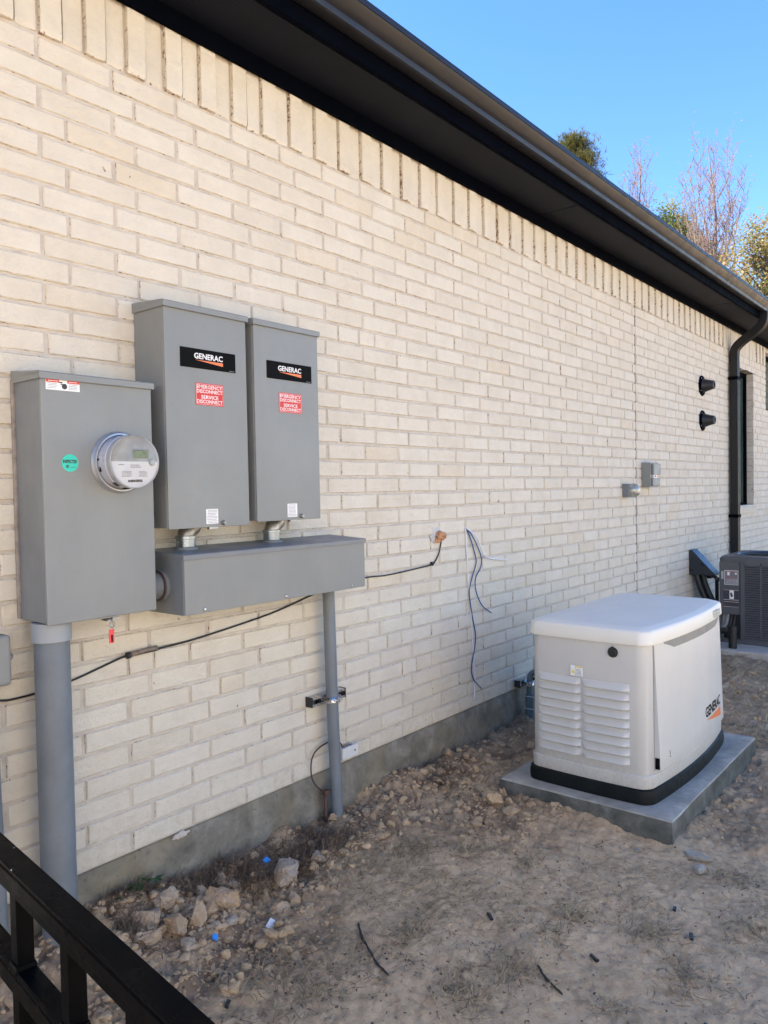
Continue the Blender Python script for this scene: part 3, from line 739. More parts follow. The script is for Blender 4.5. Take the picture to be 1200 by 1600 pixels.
# stickers on the cabinet
y = -.1668
wl = plate('warning_label', 1.121, 1.226, 1.826, 1.857, y, M['white'], mb)
for xa, xb in ((1.122, 1.162), (1.187, 1.2255)): obj('red_band', B(xa, xb, y-.0014, y-.0009, 1.848, 1.8565), M['red'], wl)
scribble(1.124, 1.158, 1.829, 1.847, 4, y-.0009, M['greyink'], wl, seed=11); scribble(1.190, 1.222, 1.829, 1.847, 4, y-.0009, M['greyink'], wl, seed=12)
scribble(1.125, 1.158, 1.850, 1.855, 1, y-.0015, M['white'], wl, seed=15); scribble(1.190, 1.222, 1.850, 1.855, 1, y-.0015, M['white'], wl, seed=16)
bm = bmesh.new(); lathe(bm, [(0, .0085), (.0004, .0085)], (1.178, y-.0009, 1.838), ax, 16); box(bm, 1.162, 1.172, y-.0013, y-.0009, 1.847, 1.851); box(bm, 1.166, 1.174, y-.0013, y-.0009, 1.842, 1.845); obj('hazard_symbol', bm, M['ink'], wl)
bm = bmesh.new(); lathe(bm, [(0, .0262), (.0006, .0262)], (1.189, y, 1.612), ax, 32); gs = obj('inspection_sticker', bm, M['green'], mb)
text_mesh('lettering', 'INSPECTED', lambda a, b, c: (1.1665+a, y-.0008-c*.4, 1.612+b), .0135, M['ink'], gs, width=.045, bold=.0006)
text_mesh('lettering', 'BY', lambda a, b, c: (1.1765+a, y-.0008-c*.4, 1.5975+b), .012, M['ink'], gs, width=.010, bold=.0005)
obj('sign_line', B(1.189, 1.207, y-.001, y-.0006, 1.5985, 1.5995), M['ink'], gs)
# hasp and red seal
bm = bmesh.new(); box(bm, 1.286, 1.312, -.186, -.150, 1.125, 1.129); box(bm, 1.300, 1.326, -.190, -.180, 1.124, 1.135); tube(bm, spline([(1.300, -.186, 1.126), (1.292, -.188, 1.112), (1.300, -.188, 1.103), (1.308, -.187, 1.112), (1.304, -.186, 1.124)], 4), .0017, 6)
obj('hasp', bm, M['dzinc'], mb)
sl = obj('seal_tag', B(1.288, 1.305, -.1895, -.1865, 1.056, 1.099), simple('clear_red_seal', (.75, .05, .06), .25, 0, .15, 60), mb, bevel=.0008)
bm = bmesh.new(); box(bm, 1.294, 1.299, -.1903, -.1897, 1.060, 1.082); obj('seal_print', bm, M['decal_black'], sl)

# wireway trough
tr = thing('wire_trough', 'long horizontal grey steel trough below the two switch boxes', 'electrical box', (2.0, 0, 1.1))
tx0, tx1, tz0, tz1, td = 1.556, 2.482, 1.104, 1.310, .205
obj('body', B(tx0, tx1, -td+.004, 0, tz0, tz1-.006), M['gray2'], tr, bevel=.0025)
obj('front_cover', B(tx0+.0015, tx1-.0015, -td-.003, -td+.0035, tz0+.001, tz1-.018), M['gray'], tr, bevel=.0015)
bm = bmesh.new(); loft(bm, [[(xx, y, z) for y, z in ((0, tz1+.012), (-td-.004, tz1), (-td-.008, tz1-.003), (-td-.008, tz1-.018), (-td-.0065, tz1-.018), (-td-.006, tz1-.006), (0, tz1-.0055))] for xx in (tx0-.004, tx1+.004)])
box(bm, tx0-.004, tx0-.0025, -td-.004, -.001, tz1-.018, tz1-.006); box(bm, tx1+.0025, tx1+.004, -td-.004, -.001, tz1-.018, tz1-.006)
obj('drip_cap', bm, M['gray2'], tr)
for xx in (1.637, 2.017, 2.395):
    bm = bmesh.new(); screw(bm, xx, -td-.003, tz0+.014, .0058); obj('screw', bm, M['zinc'], tr)
bm = bmesh.new(); lathe(bm, [(0, .055), (.012, .055), (.014, .05)], (tx0, -.075, 1.2), (-1, 0, 0), 32); lathe(bm, [(.012, .045), (.095, .045)], (tx0, -.075, 1.2), (-1, 0, 0), 32); hb = obj('side_hub', bm, M['gray2'], tr, smooth=30)
bm = bmesh.new(); lathe(bm, [(.014, .0535), (.019, .0535), (.019, .046), (.014, .046)], (tx0, -.075, 1.2), (-1, 0, 0), 32, cap=False); obj('red_bushing', bm, simple('red_bushing_plastic', (.085, .05, .048), .5), hb, smooth=30)
bm = bmesh.new(); lathe(bm, [(0, .012), (.02, .012), (.024, .009)], (2.11, -.06, 1.104), (0, 0, -1), 12); obj('drain_fitting', bm, M['foam'], tr)
# fittings between switches and trough
for i, (cx, lab) in enumerate(((1.668, 'silver offset conduit fitting under the left tall switch box'), (2.078, 'silver offset conduit fitting under the right tall switch box'))):
    zt = tz1+.010
    f = thing('conduit_fitting', lab, 'conduit fitting', (cx, -.07, zt), 'fittings under the switch boxes')
    o_ = (cx, -.07, zt)
    bm = bmesh.new(); lathe(bm, [(-.008, .043), (.004, .043), (.006, .038)], o_, (0, 0, 1), 32); obj('locknut', bm, M['gray2'], f, smooth=30)
    bm = bmesh.new(); lathe(bm, [(.005, .034), (.033, .034), (.034, .037), (.044, .037), (.046, .032)], o_, (0, 0, 1), 32); obj('hub', bm, M['hubm'], f, smooth=30)
    bm = bmesh.new(); tube(bm, spline([(cx, -.07, zt+.040), (cx+.003, -.07, zt+.052), (cx+.014, -.07, zt+.065), (cx+.030, -.07, zt+.074), (cx+.036, -.07, 1.408)], 4), .030, 24); obj('elbow', bm, M['dzinc'], f, smooth=40)
# big service pipe
sp = thing('service_pipe', 'thick grey plastic pipe rising from the dirt into the meter cabinet', 'pipe', (1.162, -.085, .1))
bm = bmesh.new(); tube(bm, [(1.158, -.085, z) for z in (.0, .14, .5, .9, 1.09)], .0515, 40); obj('pipe', bm, M['pvc'], sp, smooth=40)
bm = bmesh.new(); lathe(bm, [(0, .0535), (0.002, .0575), (.058, .0575), (.060, .053)], (1.158, -.085, 1.075), (0, 0, 1), 40); obj('coupling', bm, M['pvcl'], sp, smooth=30)
# thin conduit from the trough to the ground
tc = thing('conduit', 'slim grey conduit dropping from the trough to the dirt', 'pipe', (2.43, -.06, .05))
bm = bmesh.new(); tube(bm, spline([(2.405, -.062, 1.106), (2.409, -.062, .95), (2.416, -.062, .6), (2.428, -.062, .3), (2.437, -.062, .02)], 4), .0262, 28); obj('pipe', bm, M['pvc'], tc, smooth=40)
def strut(x0, x1, z, lab, end=True):
    s = thing('strut_bracket', lab, 'bracket', ((x0+x1)/2, 0, z))
    bm = bmesh.new()
    prof = [(0, z-.0205), (-.041, z-.0205), (-.041, z-.010), (-.0385, z-.010), (-.0385, z-.018), (-.0025, z-.018), (-.0025, z+.018), (-.0385, z+.018), (-.0385, z+.010), (-.041, z+.010), (-.041, z+.0205), (0, z+.0205)]
    extrude_x(bm, prof, x0+.002, x1-.002); obj('channel', bm, M['zinc'], s)
    bm = bmesh.new(); box(bm, x0-.002, x0+.0015, -.043, -.001, z-.022, z+.022); obj('end_cap', bm, M['black'], s, bevel=.001)
    bm = bmesh.new(); box(bm, x1-.0015, x1+.002, -.043, -.001, z-.022, z+.022); obj('end_cap', bm, M['black'], s, bevel=.001)
    return s
s1 = strut(2.315, 2.525, .612, 'short metal strut with black end caps clamped behind the slim conduit')
bm = bmesh.new(); cz = .612
for zz in (-1,):
    pts = []
    lathe(bm, [(-.013, .0285), (.013, .0285), (.013, .0266), (-.013, .0266)], (2.4165, -.062, cz), (0, 0, 1), 28, cap=False)
box(bm, 2.410, 2.424, -.104, -.086, cz-.011, cz+.011); box(bm, 2.380, 2.3885, -.08, -.03, cz-.012, cz+.012); box(bm, 2.4455, 2.454, -.08, -.03, cz-.012, cz+.012)
lathe(bm, [(0, .007), (.012, .007)], (2.426, -.096, cz), (1, 0, 0), 6); lathe(bm, [(0, .004), (.03, .004)], (2.425, -.096, cz), (-1, 0, 0), 8)
obj('pipe_clamp', bm, M['zinc'], s1)
s2 = strut(4.10, 4.32, .318, 'short metal strut low on the wall just behind the white generator')
bc = thing('gas_riser', 'grey blue conduit standing in the gap behind the white generator', 'pipe', (4.16, -.065, .05))
bm = bmesh.new(); tube(bm, [(4.165, -.068, .0), (4.165, -.068, .25)], .027, 20); tube(bm, spline([(4.165, -.068, .25), (4.167, -.07, .345), (4.175, -.095, .385), (4.2, -.2, .40), (4.2, -.54, .40)], 4), .018, 14)
obj('pipe', bm, simple('dark_blue_pvc', (.10, .14, .16), .4), bc, smooth=40)
bm = bmesh.new(); lathe(bm, [(-.013, .0295), (.013, .0295), (.013, .027), (-.013, .027)], (4.165, -.068, .318), (0, 0, 1), 20, cap=False); box(bm, 4.130, 4.139, -.09, -.03, .306, .33); obj('clamp', bm, M['zinc'], bc)
for z in (.16, .235):
    bm = bmesh.new(); lathe(bm, [(-.0015, .0285), (.0015, .0285)], (4.165, -.068, z), (.25, 0, 1), 20); obj('tie', bm, M['wwire'], bc)
# bonding bridge and ground wire
jb = thing('bonding_block', 'small white bonding terminal block just right of the slim conduit foot', 'terminal block', (2.565, 0, .3))
bm = B(2.512, 2.618, -.030, -.001, .306, .356); obj('housing', bm, simple('block_white', (.62, .63, .62), .5, 0, .06, 20), jb, bevel=.002)
bm = bmesh.new()
for xx in (2.53, 2.553, 2.576): box(bm, xx-.006, xx+.006, -.022, -.010, .356, .364); 
for xx in (2.545, 2.568): tube(bm, [(xx, -.016, .36), (xx, -.016, .372)], .0035, 6)
obj('lugs', bm, M['zinc'], jb)
bm = bmesh.new(); lathe(bm, [(0, .004), (.001, .0045)], (2.594, -.030, .332), ax, 10); obj('screw_hole', bm, M['decal_black'], jb)
gw = thing('ground_wire', 'thin dark ground wire looping left of the slim conduit to a rusty clamp', 'wire', (2.4, -.02, .15))
bm = bmesh.new()
tube(bm, spline([(2.532, -.016, .352), (2.516, -.016, .378), (2.49, -.018, .398), (2.447, -.02, .408), (2.405, -.022, .408), (2.372, -.022, .401), (2.337, -.022, .383), (2.319, -.022, .345), (2.320, -.024, .285), (2.342, -.03, .243), (2.372, -.04, .215), (2.398, -.04, .212)], 5), .0032, 8)
obj('wire', bm, simple('brown_wire', (.045, .022, .02), .5), gw)
bm = bmesh.new(); tube(bm, [(2.378, -.045, .02), (2.380, -.044, .215)], .007, 10); obj('ground_rod', bm, M['rust'], gw)
bm = bmesh.new(); box(bm, 2.368, 2.396, -.056, -.034, .196, .216); tube(bm, [(2.39, -.045, .206), (2.412, -.05, .212)], .005, 6); obj('clamp', bm, M['rust'], gw, bevel=.002)
# telecom box, left edge
tb = thing('utility_box', 'small grey box at the left edge with a mounting lug', 'utility box', (1.0, 0, .95))
obj('cover', B(.86, 1.048, -.062, -.002, .958, 1.108), M['gray'], tb, bevel=.012, seg=3)
bm = bmesh.new(); box(bm, 1.046, 1.066, -.010, -.003, 1.022, 1.044); lathe(bm, [(0, .011), (.004, .011)], (1.066, -.003, 1.033), ax, 16); lg = obj('mounting_lug', bm, M['gray2'], tb)
bm = bmesh.new(); screw(bm, 1.066, -.008, 1.033, .0045); obj('screw', bm, M['zinc'], lg)
lp = thing('side_conduit', 'thin grey conduit at the far left edge below the small box', 'pipe', (1.0, -.04, .05))
bm = bmesh.new(); tube(bm, spline([(.985, -.045, .958), (.988, -.045, .7), (.994, -.045, .4), (.998, -.045, .02)], 4), .0215, 20); obj('pipe', bm, M['pvc'], lp, smooth=40)
# black cable along the wall
y = -.006
cb = thing('black_cable', 'thin black cable sagging along the brick behind the pipe and trough', 'cable', (2.1, 0, 1.0))
ptsA = [(.95, y, .925), (1.036, y, .906), (1.074, y, .902), (1.162, y, .906), (1.27, y, .922), (1.349, y, .940), (1.44, y, .9615), (1.465, y-.012, .965), (1.56, y-.012, .967), (1.60, y, .968), (1.735, y, .975), (1.964, y, .999), (2.152, y, 1.024), (2.339, y, 1.062), (2.42, -.012, 1.08), (2.55, y, 1.095), (2.73, y, 1.106), (2.863, y, 1.102), (3.015, y, 1.107), (3.176, y, 1.115), (3.245, y, 1.120), (3.275, y, 1.130), (3.315, y, 1.173), (3.34, y, 1.236), (3.342, -.012, 1.262), (3.315, -.04, 1.277)]
bm = bmesh.new(); tube(bm, spline(ptsA, 5), .0036, 8); obj('cable', bm, M['cable'], cb)
bm = bmesh.new(); tube(bm, [(1.462, -.016, .968), (1.575, -.013, .974)], .009, 12); obj('ground_splice', bm, simple('weathered_clip', (.24, .19, .15), .7, .3, .4, 60, bumps=.6, bscale=120), cb)
bm = bmesh.new(); lathe(bm, [(0, .0115), (.012, .0115)], (1.455, -.015, .967), (1, 0, 0), 12); obj('splice_cap', bm, M['black'], cb)
bm = bmesh.new(); lathe(bm, [(-.006, .008), (.006, .009)], (3.252, -.009, 1.123), (1, .1, .3), 10); box(bm, 3.243, 3.259, -.014, -.001, 1.122, 1.136); obj('staple', bm, M['cable'], cb, bevel=.002)
# sealed hole
sh = thing('sealed_wire_hole', 'lump of white foam and orange sealant plugging a hole in the brick', 'sealant', (3.3, 0, 1.27))
def blob(bm, c, r, seed, sub=3, amp=.25, f=2.2):
    b2 = bmesh.new(); bmesh.ops.create_icosphere(b2, subdivisions=sub, radius=1)
    for v in b2.verts:
        n = mn.noise(v.co*f+Vector((seed, seed*2, 0))); d = 1+amp*n*2
        v.co = Vector((c[0]+v.co.x*r[0]*d, c[1]+v.co.y*r[1]*d, c[2]+v.co.z*r[2]*d))
    tmp = bpy.data.meshes.new('t'); b2.to_mesh(tmp); b2.free(); bm.from_mesh(tmp); bpy.data.meshes.remove(tmp)
bm = bmesh.new(); blob(bm, (3.30, .004, 1.295), (.044, .010, .030), 3); blob(bm, (3.275, .002, 1.26), (.028, .012, .03), 5); obj('foam', bm, M['foam'], sh, smooth=60)
bm = bmesh.new(); blob(bm, (3.318, -.016, 1.268), (.034, .028, .023), 8, 3, .3); blob(bm, (3.300, -.01, 1.246), (.02, .016, .014), 9, 3, .35); obj('plug', bm, M['sealant'], sh, smooth=60)
# loose low-voltage wires
wires = [('blue_wire', 'longest blue wire hanging down the brick nearly to the foundation', 'blue', [(3.582, .006, 1.292), (3.582, -.006, 1.290), (3.614, -.008, 1.247), (3.664, -.008, 1.147), (3.676, -.008, 1.092), (3.64, -.008, 1.03), (3.605, -.008, .96), (3.605, -.008, .90), (3.630, -.008, .79), (3.658, -.008, .694), (3.650, -.008, .623), (3.618, -.008, .54), (3.612, -.008, .49), (3.635, -.008, .438), (3.71, -.012, .37)], .0033),
         ('blue_wire', 'shorter blue wire on the brick, ending in a curl halfway down', 'blue', [(3.586, .006, 1.292), (3.590, -.008, 1.288), (3.645, -.014, 1.235), (3.717, -.014, 1.132), (3.716, -.014, 1.07), (3.662, -.014, 1.015), (3.655, -.014, .96), (3.68, -.014, .90), (3.73, -.014, .842), (3.819, -.016, .792)], .0033),
         ('white_wire', 'short white wire bending right away from the blue wires', 'wwire', [(3.584, .006, 1.294), (3.592, -.010, 1.288), (3.666, -.018, 1.244), (3.712, -.018, 1.18), (3.745, -.018, 1.135), (3.80, -.018, 1.112), (3.90, -.018, 1.096), (4.009, -.02, 1.086)], .0038),
         ('white_wire', 'thin white wire hanging behind the long blue wire to the lowest course', 'wwire', [(3.580, .006, 1.290), (3.579, -.004, 1.284), (3.590, -.004, 1.10), (3.622, -.004, .8), (3.648, -.004, .5), (3.651, -.005, .441), (3.643, -.006, .37), (3.634, -.008, .318)], .0036)]
for nm, lab, mt, pts, r_ in wires:
    bm = bmesh.new(); tube(bm, spline(pts, 6), r_, 7); o = obj(nm, bm, M[mt]); tag(o, lab, 'wire', 'loose wires on the wall')
# far boxes on the wall
db = thing('disconnect_box', 'grey air conditioner disconnect box on the wall right of the joint', 'electrical box', (6.28, 0, 1.5))
obj('back_box', B(6.215, 6.395, -.075, 0, 1.500, 1.700), M['gray'], db, bevel=.003)
bm = bmesh.new(); box(bm, 6.225, 6.39, -.098, -.074, 1.600, 1.690); box(bm, 6.225, 6.39, -.092, -.074, 1.508, 1.572); obj('cover', bm, M['gray2'], db, bevel=.003)
bm = bmesh.new(); box(bm, 6.262, 6.335, -.088, -.074, 1.572, 1.600); obj('label', bm, M['white'], db); 
bm = bmesh.new(); box(bm, 6.285, 6.305, -.092, -.088, 1.578, 1.594); obj('red_mark', bm, M['red'], db)
ob = thing('outlet_box', 'small grey outlet box with clear bubble cover, left of the wall joint', 'electrical box', (5.86, 0, 1.42))
obj('back_box', B(5.808, 5.905, -.055, 0, 1.425, 1.528), M['gray2'], ob, bevel=.003)
bm = bmesh.new(); lathe(bm, [(0, .055), (.012, .055), (.03, .05), (.05, .036), (.058, .015)], (5.875, -.055, 1.475), ax, 28); obj('bubble_cover', bm, simple('bubble_plastic', (.36, .37, .33), .12, .3, .4, 50), ob, smooth=50)
# conical vents
for cx, cz, lab in ((7.82, 2.475, 'upper black cone vent on the wall near the downspout'), (7.83, 2.137, 'lower black cone vent on the wall near the downspout')):
    v = thing('cone_vent', lab, 'vent', (cx, 0, cz-.1), 'black cone vents')
    bm = bmesh.new(); lathe(bm, [(0, .100), (.008, .100), (.014, .094), (.018, .076), (.02, .072)], (cx, .002, cz), ax, 40); obj('flange', bm, M['bronze'], v, smooth=30)
    bm = bmesh.new(); lathe(bm, [(.016, .068), (.105, .042), (.114, .042), (.120, .036), (.120, .028), (.10, .024)], (cx, 0, cz), ax, 32); cn = obj('cone', bm, M['black'], v, smooth=30)
    for a in (.6, 2.2, 3.8, 5.3):
        bm = bmesh.new(); screw(bm, cx+.085*math.cos(a), -.012, cz+.085*math.sin(a), .005); obj('screw', bm, M['dzinc'], v)
# line set hood
hd = thing('line_set_hood', 'black wedge hood on the wall with thick black pipes below it', 'pipe cover', (7.43, 0, .4))
hx0, hx1 = 7.40, 7.56
bm = bmesh.new()
pr_ = [(0, .895), (-.025, .902), (-.235, .675), (-.228, .665), (0, .665)]
loft(bm, [[(hx0, y, z) for y, z in pr_], [(hx1, y, z) for y, z in pr_]]); hh = obj('hood', bm, simple('hood_dark', (.02, .024, .03), .3, 0, .15), hd, bevel=.004)
bm = bmesh.new(); tube(bm, spline([(7.45, -.045, .72), (7.455, -.065, .62), (7.47, -.11, .48), (7.50, -.19, .32), (7.52, -.26, .23), (7.56, -.33, .20)], 5), .030, 16); obj('insulated_pipe', bm, M['black'], hd, smooth=50)
bm = bmesh.new(); tube(bm, spline([(7.50, -.09, .72), (7.505, -.105, .62), (7.52, -.15, .48), (7.54, -.23, .32), (7.56, -.30, .25), (7.6, -.36, .22)], 5), .024, 16); obj('insulated_pipe', bm, simple('grey_foam', (.045, .05, .055), .5), hd, smooth=50)
dr = thing('drain_elbow', 'thin dark drain pipe with elbow between the hood and the air conditioner', 'pipe', (7.9, -.1, .3))
bm = bmesh.new(); tube(bm, spline([(7.72, .0, .62), (7.72, -.13, .625), (7.72, -.155, .60), (7.72, -.16, .55), (7.72, -.16, .1)], 5), .017, 14); obj('pipe', bm, M['rust'], dr, smooth=50)
bm = bmesh.new(); lathe(bm, [(-.02, .023), (.02, .023)], (7.72, -.09, .624), (0, 1, 0), 14); obj('collar', bm, M['black'], dr)

# ---- air conditioner on its pad
pd = obj('condenser_pad', B(6.98, 8.35, -1.45, -.16, -.02, .078), M['acpad'], bevel=.01); tag(pd, 'pale concrete pad under the air conditioner', 'concrete pad')
ac = thing('air_conditioner', 'dark grey louvred outdoor air conditioner unit at the right edge', 'air conditioner', (7.7, -.7, .08))
ax0, ax1, ay0, ay1, az0, az1 = 7.30, 8.08, -1.08, -.30, .082, .855
def rrect(x0, x1, y0, y1, r, z, n=5):
    out = []
    for cx, cy, a0 in ((x1-r, y1-r, 0), (x0+r, y1-r, 90), (x0+r, y0+r, 180), (x1-r, y0+r, 270)):
        for i in range(n+1):
            a = R(a0+90*i/n); out.append((cx+r*math.cos(a), cy+r*math.sin(a), z))
    return out
bm = bmesh.new(); loft(bm, [rrect(ax0+.025, ax1-.025, ay0+.025, ay1-.025, .03, z) for z in (az0+.03, az1-.04)]); obj('coil', bm, M['acdark'], ac)
bm = bmesh.new(); loft(bm, [rrect(ax0-.005, ax1+.005, ay0-.005, ay1+.005, .04, z) for z in (az0, az0+.035)]); obj('base_pan', bm, M['acgray'], ac)
bm = bmesh.new()
Ls = [rrect(ax0-.006, ax1+.006, ay0-.006, ay1+.006, .05, az1-.045), rrect(ax0-.006, ax1+.006, ay0-.006, ay1+.006, .05, az1-.012), rrect(ax0+.012, ax1-.012, ay0+.012, ay1-.012, .05, az1+.006), rrect(ax0+.07, ax1-.07, ay0+.07, ay1-.07, .30, az1+.012), rrect(ax0+.09, ax1-.09, ay0+.09, ay1-.09, .29, az1-.015)]
loft(bm, Ls, cap=False); obj('top_cover', bm, M['acgray'], ac, smooth=35)
bm = bmesh.new(); ccx, ccy = (ax0+ax1)/2, (ay0+ay1)/2
for r_ in [.06+.022*i for i in range(11)]:
    tube(bm, [(ccx+r_*math.cos(a), ccy+r_*math.sin(a), az1+.004-.03*(1-r_/.3)*0) for a in [2*math.pi*i/36 for i in range(37)]], .0022, 4, cap=False)
for i in range(6):
    a = math.pi*i/6; tube(bm, [(ccx-.3*math.cos(a), ccy-.3*math.sin(a), az1+.001), (ccx+.3*math.cos(a), ccy+.3*math.sin(a), az1+.001)], .003, 4)
obj('fan_guard', bm, M['black'], ac)
bm = bmesh.new(); lathe(bm, [(-.1, .05), (0, .05)], (ccx, ccy, az1-.03), (0, 0, 1), 16)
for i in range(4):
    a = i*math.pi/2+.4; v = [bm.verts.new((ccx+r_*math.cos(a+da), ccy+r_*math.sin(a+da), az1-.07+dz)) for r_, da, dz in ((.05, 0, 0), (.28, .05, 0), (.28, .8, -.05), (.05, .9, -.05))]; bm.faces.new(v)
obj('fan', bm, M['acdark'], ac)
# service panel on the near face
bm = bmesh.new(); box(bm, ax0-.004, ax0+.02, -.472, ay1, .34, az1-.045); box(bm, ax0+.02, ax0+.10, -.306, ay1-.0, .30, az1-.045); obj('service_panel', bm, M['acgray'], ac, bevel=.004)
bm = bmesh.new(); box(bm, ax0-.004, ax0+.02, -.505, -.478, az0+.035, az1-.045); obj('corner_post', bm, M['acgray'], ac, bevel=.003)
bm = bmesh.new(); box(bm, ax0, ax0+.02, -.315, -.302, az0+.035, .34); obj('corner_post', bm, M['acgray'], ac, bevel=.003)
# louvre grille on the near face and on the side
bm = bmesh.new(); z = az0+.055
while z < az1-.075:
    for yy0, yy1 in ((ay0+.03, -.80), (-.785, -.655), (-.64, -.515)):
        loft(bm, [[(ax0+.004, y_, z+.0145), (ax0-.007, y_, z+.002), (ax0-.006, y_, z), (ax0+.006, y_, z+.011)] for y_ in (yy0, yy1)])
    z += .0205
for y_ in (-.792, -.647, -.508, ay0+.02, -.93): box(bm, ax0-.005, ax0+.012, y_-.007, y_+.007, az0+.04, az1-.045)
box(bm, ax0-.005, ax0+.012, ay0+.02, -.508, az0+.036, az0+.05); box(bm, ax0-.005, ax0+.012, ay0+.02, -.508, az1-.07, az1-.045)
obj('louver_panel', bm, M['acgray'], ac)
bm = bmesh.new(); z = az0+.055
while z < az1-.075:
    loft(bm, [[(x_, ay0+.004, z+.0145), (x_, ay0-.007, z+.002), (x_, ay0-.006, z), (x_, ay0+.006, z+.011)] for x_ in (ax0+.03, ax1-.03)])
    loft(bm, [[(ax1-.004, y_, z+.0145), (ax1+.007, y_, z+.002), (ax1+.006, y_, z), (ax1-.006, y_, z+.011)] for y_ in (ay0+.03, ay1-.03)])
    z += .0205
for x_ in (ax0+.02, ax0+.4, ax1-.02): box(bm, x_-.007, x_+.007, ay0-.005, ay0+.012, az0+.04, az1-.045)
obj('louver_panel', bm, M['acgray'], ac)
# labels on the service panel (flat plates on the face that looks at the camera)
xl = ax0-.0045
l1 = obj('warning_label', B(xl-.0008, xl, -.462, -.345, .605, .735), simple('ac_label', (.17, .16, .17), .35), ac)
bm = bmesh.new()
for a in ((-.462, -.345, .731, .735), (-.462, -.345, .605, .608), (-.462, -.459, .605, .735), (-.348, -.345, .605, .735)): box(bm, xl-.0012, xl-.0008, *a)
rr = random.Random(9)
for zz in np.arange(.615, .66, .008):
    yy = -.455
    while yy < -.36: w_ = rr.uniform(.004, .02); box(bm, xl-.0012, xl-.0008, yy, yy+w_, zz, zz+.002); yy += w_+.005
box(bm, xl-.0012, xl-.0008, -.45, -.435, .70, .715); box(bm, xl-.0012, xl-.0008, -.39, -.37, .69, .72)
obj('label_print', bm, M['white'], l1)
dred = simple('dull_red', (.42, .12, .10), .5)
for za, zb_ in ((.667, .672), (.724, .729)): obj('red_band', B(xl-.0013, xl-.0008, -.458, -.349, za, zb_), dred, l1)
l2 = obj('warning_label', B(xl-.0008, xl, -.468, -.335, .405, .560), simple('ac_label2', (.045, .045, .055), .35), ac)
bm = bmesh.new(); box(bm, xl-.0013, xl-.0008, -.425, -.388, .478, .556); obj('white_panel', bm, M['white'], l2)
bm = bmesh.new(); box(bm, xl-.0018, xl-.0013, -.415, -.398, .497, .520); box(bm, xl-.0018, xl-.0013, -.409, -.394, .512, .535); obj('symbol', bm, M['ink'], l2)
bm = bmesh.new(); box(bm, xl-.0012, xl-.0008, -.465, -.338, .468, .473); box(bm, xl-.0012, xl-.0008, -.465, -.338, .450, .454); box(bm, xl-.0012, xl-.0008, -.465, -.338, .406, .409); box(bm, xl-.0012, xl-.0008, -.465, -.338, .556, .559)
obj('label_print', bm, simple('dull_red2', (.55, .45, .43), .5), l2)
l3 = obj('side_label', B(xl-.0008, xl, -.337, -.318, .655, .725), simple('pale_label', (.35, .40, .39), .4), ac)
bm = bmesh.new(); tube(bm, [(7.33, -.30, .645), (7.33, -.262, .645)], .018, 14); obj('wire_grommet', bm, M['black'], ac)
# hoses in the open bay
for i, (cy, rad, mt, tgt) in enumerate(((-.335, .022, 'acgray', .16), (-.365, .020, 'gray2', .18), (-.40, .013, 'cable', .15), (-.43, .017, 'acdark', .14))):
    bm = bmesh.new(); tube(bm, spline([(7.335, cy, .36), (7.325, cy+.005, .30), (7.31, cy+.015, .24), (7.30, cy+.05, .20), (7.33, cy+.12, tgt+.02)], 5), rad, 12); obj('hose', bm, M[mt], ac, smooth=50)
dp = thing('drain_riser', 'black plastic pipe standing on the pad in front of the air conditioner', 'pipe', (7.1, -.44, .078))
bm = bmesh.new(); tube(bm, [(7.08, -.470, .079), (7.08, -.470, .27)], .034, 24); lathe(bm, [(0, .037), (.05, .037)], (7.08, -.470, .225), (0, 0, 1), 24); obj('riser', bm, M['black'], dp, smooth=40)
bm = bmesh.new(); tube(bm, [(7.08, -.47, .225), (7.10, -.36, .222), (7.14, -.20, .218), (7.2, -.03, .21)], .028, 20); obj('cross_pipe', bm, M['black'], dp, smooth=40)

# ================================================================= GENERATOR
pad = bmesh.new()
PX0, PX1, PY0, PY1, PZ = 3.185, 4.52, -1.258, -.445, .12
nx_, ny_ = 46, 28
top = [[pad.verts.new((PX0+(PX1-PX0)*i/nx_, PY0+(PY1-PY0)*j/ny_, PZ+.0015*mn.noise(Vector((i*.3, j*.3, 0)))-(.004 if i in (0, nx_) or j in (0, ny_) else 0))) for j in range(ny_+1)] for i in range(nx_+1)]
for i in range(nx_):
    for j in range(ny_): pad.faces.new((top[i][j], top[i+1][j], top[i+1][j+1], top[i][j+1]))
rim = [top[i][0] for i in range(nx_+1)]+[top[nx_][j] for j in range(1, ny_+1)]+[top[i][ny_] for i in range(nx_-1, -1, -1)]+[top[0][j] for j in range(ny_-1, 0, -1)]
prev = rim; cxm, cym = (PX0+PX1)/2, (PY0+PY1)/2
for zz, o_ in ((PZ-.010, .003), (.07, .003), (.03, .005), (-.03, .006), (-.08, .004)):
    cur = []
    for v in rim:
        x_, y_ = v.co.x, v.co.y
        n = mn.noise(Vector((x_*8, y_*8, zz*14)))*.004
        sx = (1 if x_ > PX1-.001 else -1 if x_ < PX0+.001 else 0); sy = (1 if y_ > PY1-.001 else -1 if y_ < PY0+.001 else 0)
        cur.append(pad.verts.new((x_+sx*(o_+n), y_+sy*(o_+n), zz)))
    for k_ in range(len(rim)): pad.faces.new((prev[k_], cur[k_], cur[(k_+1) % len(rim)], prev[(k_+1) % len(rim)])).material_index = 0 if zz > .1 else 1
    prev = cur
po = obj('generator_pad', pad, [M['pad'], M['padside']], smooth=35); tag(po, 'dark concrete slab under the white generator', 'concrete pad')
gen = thing('generator', 'off-white standby generator with louvred end and rounded lid', 'generator', (3.86, -.85, PZ))
GX0, GX1, GYB, GYF = 3.275, 4.365, -.560, -1.125
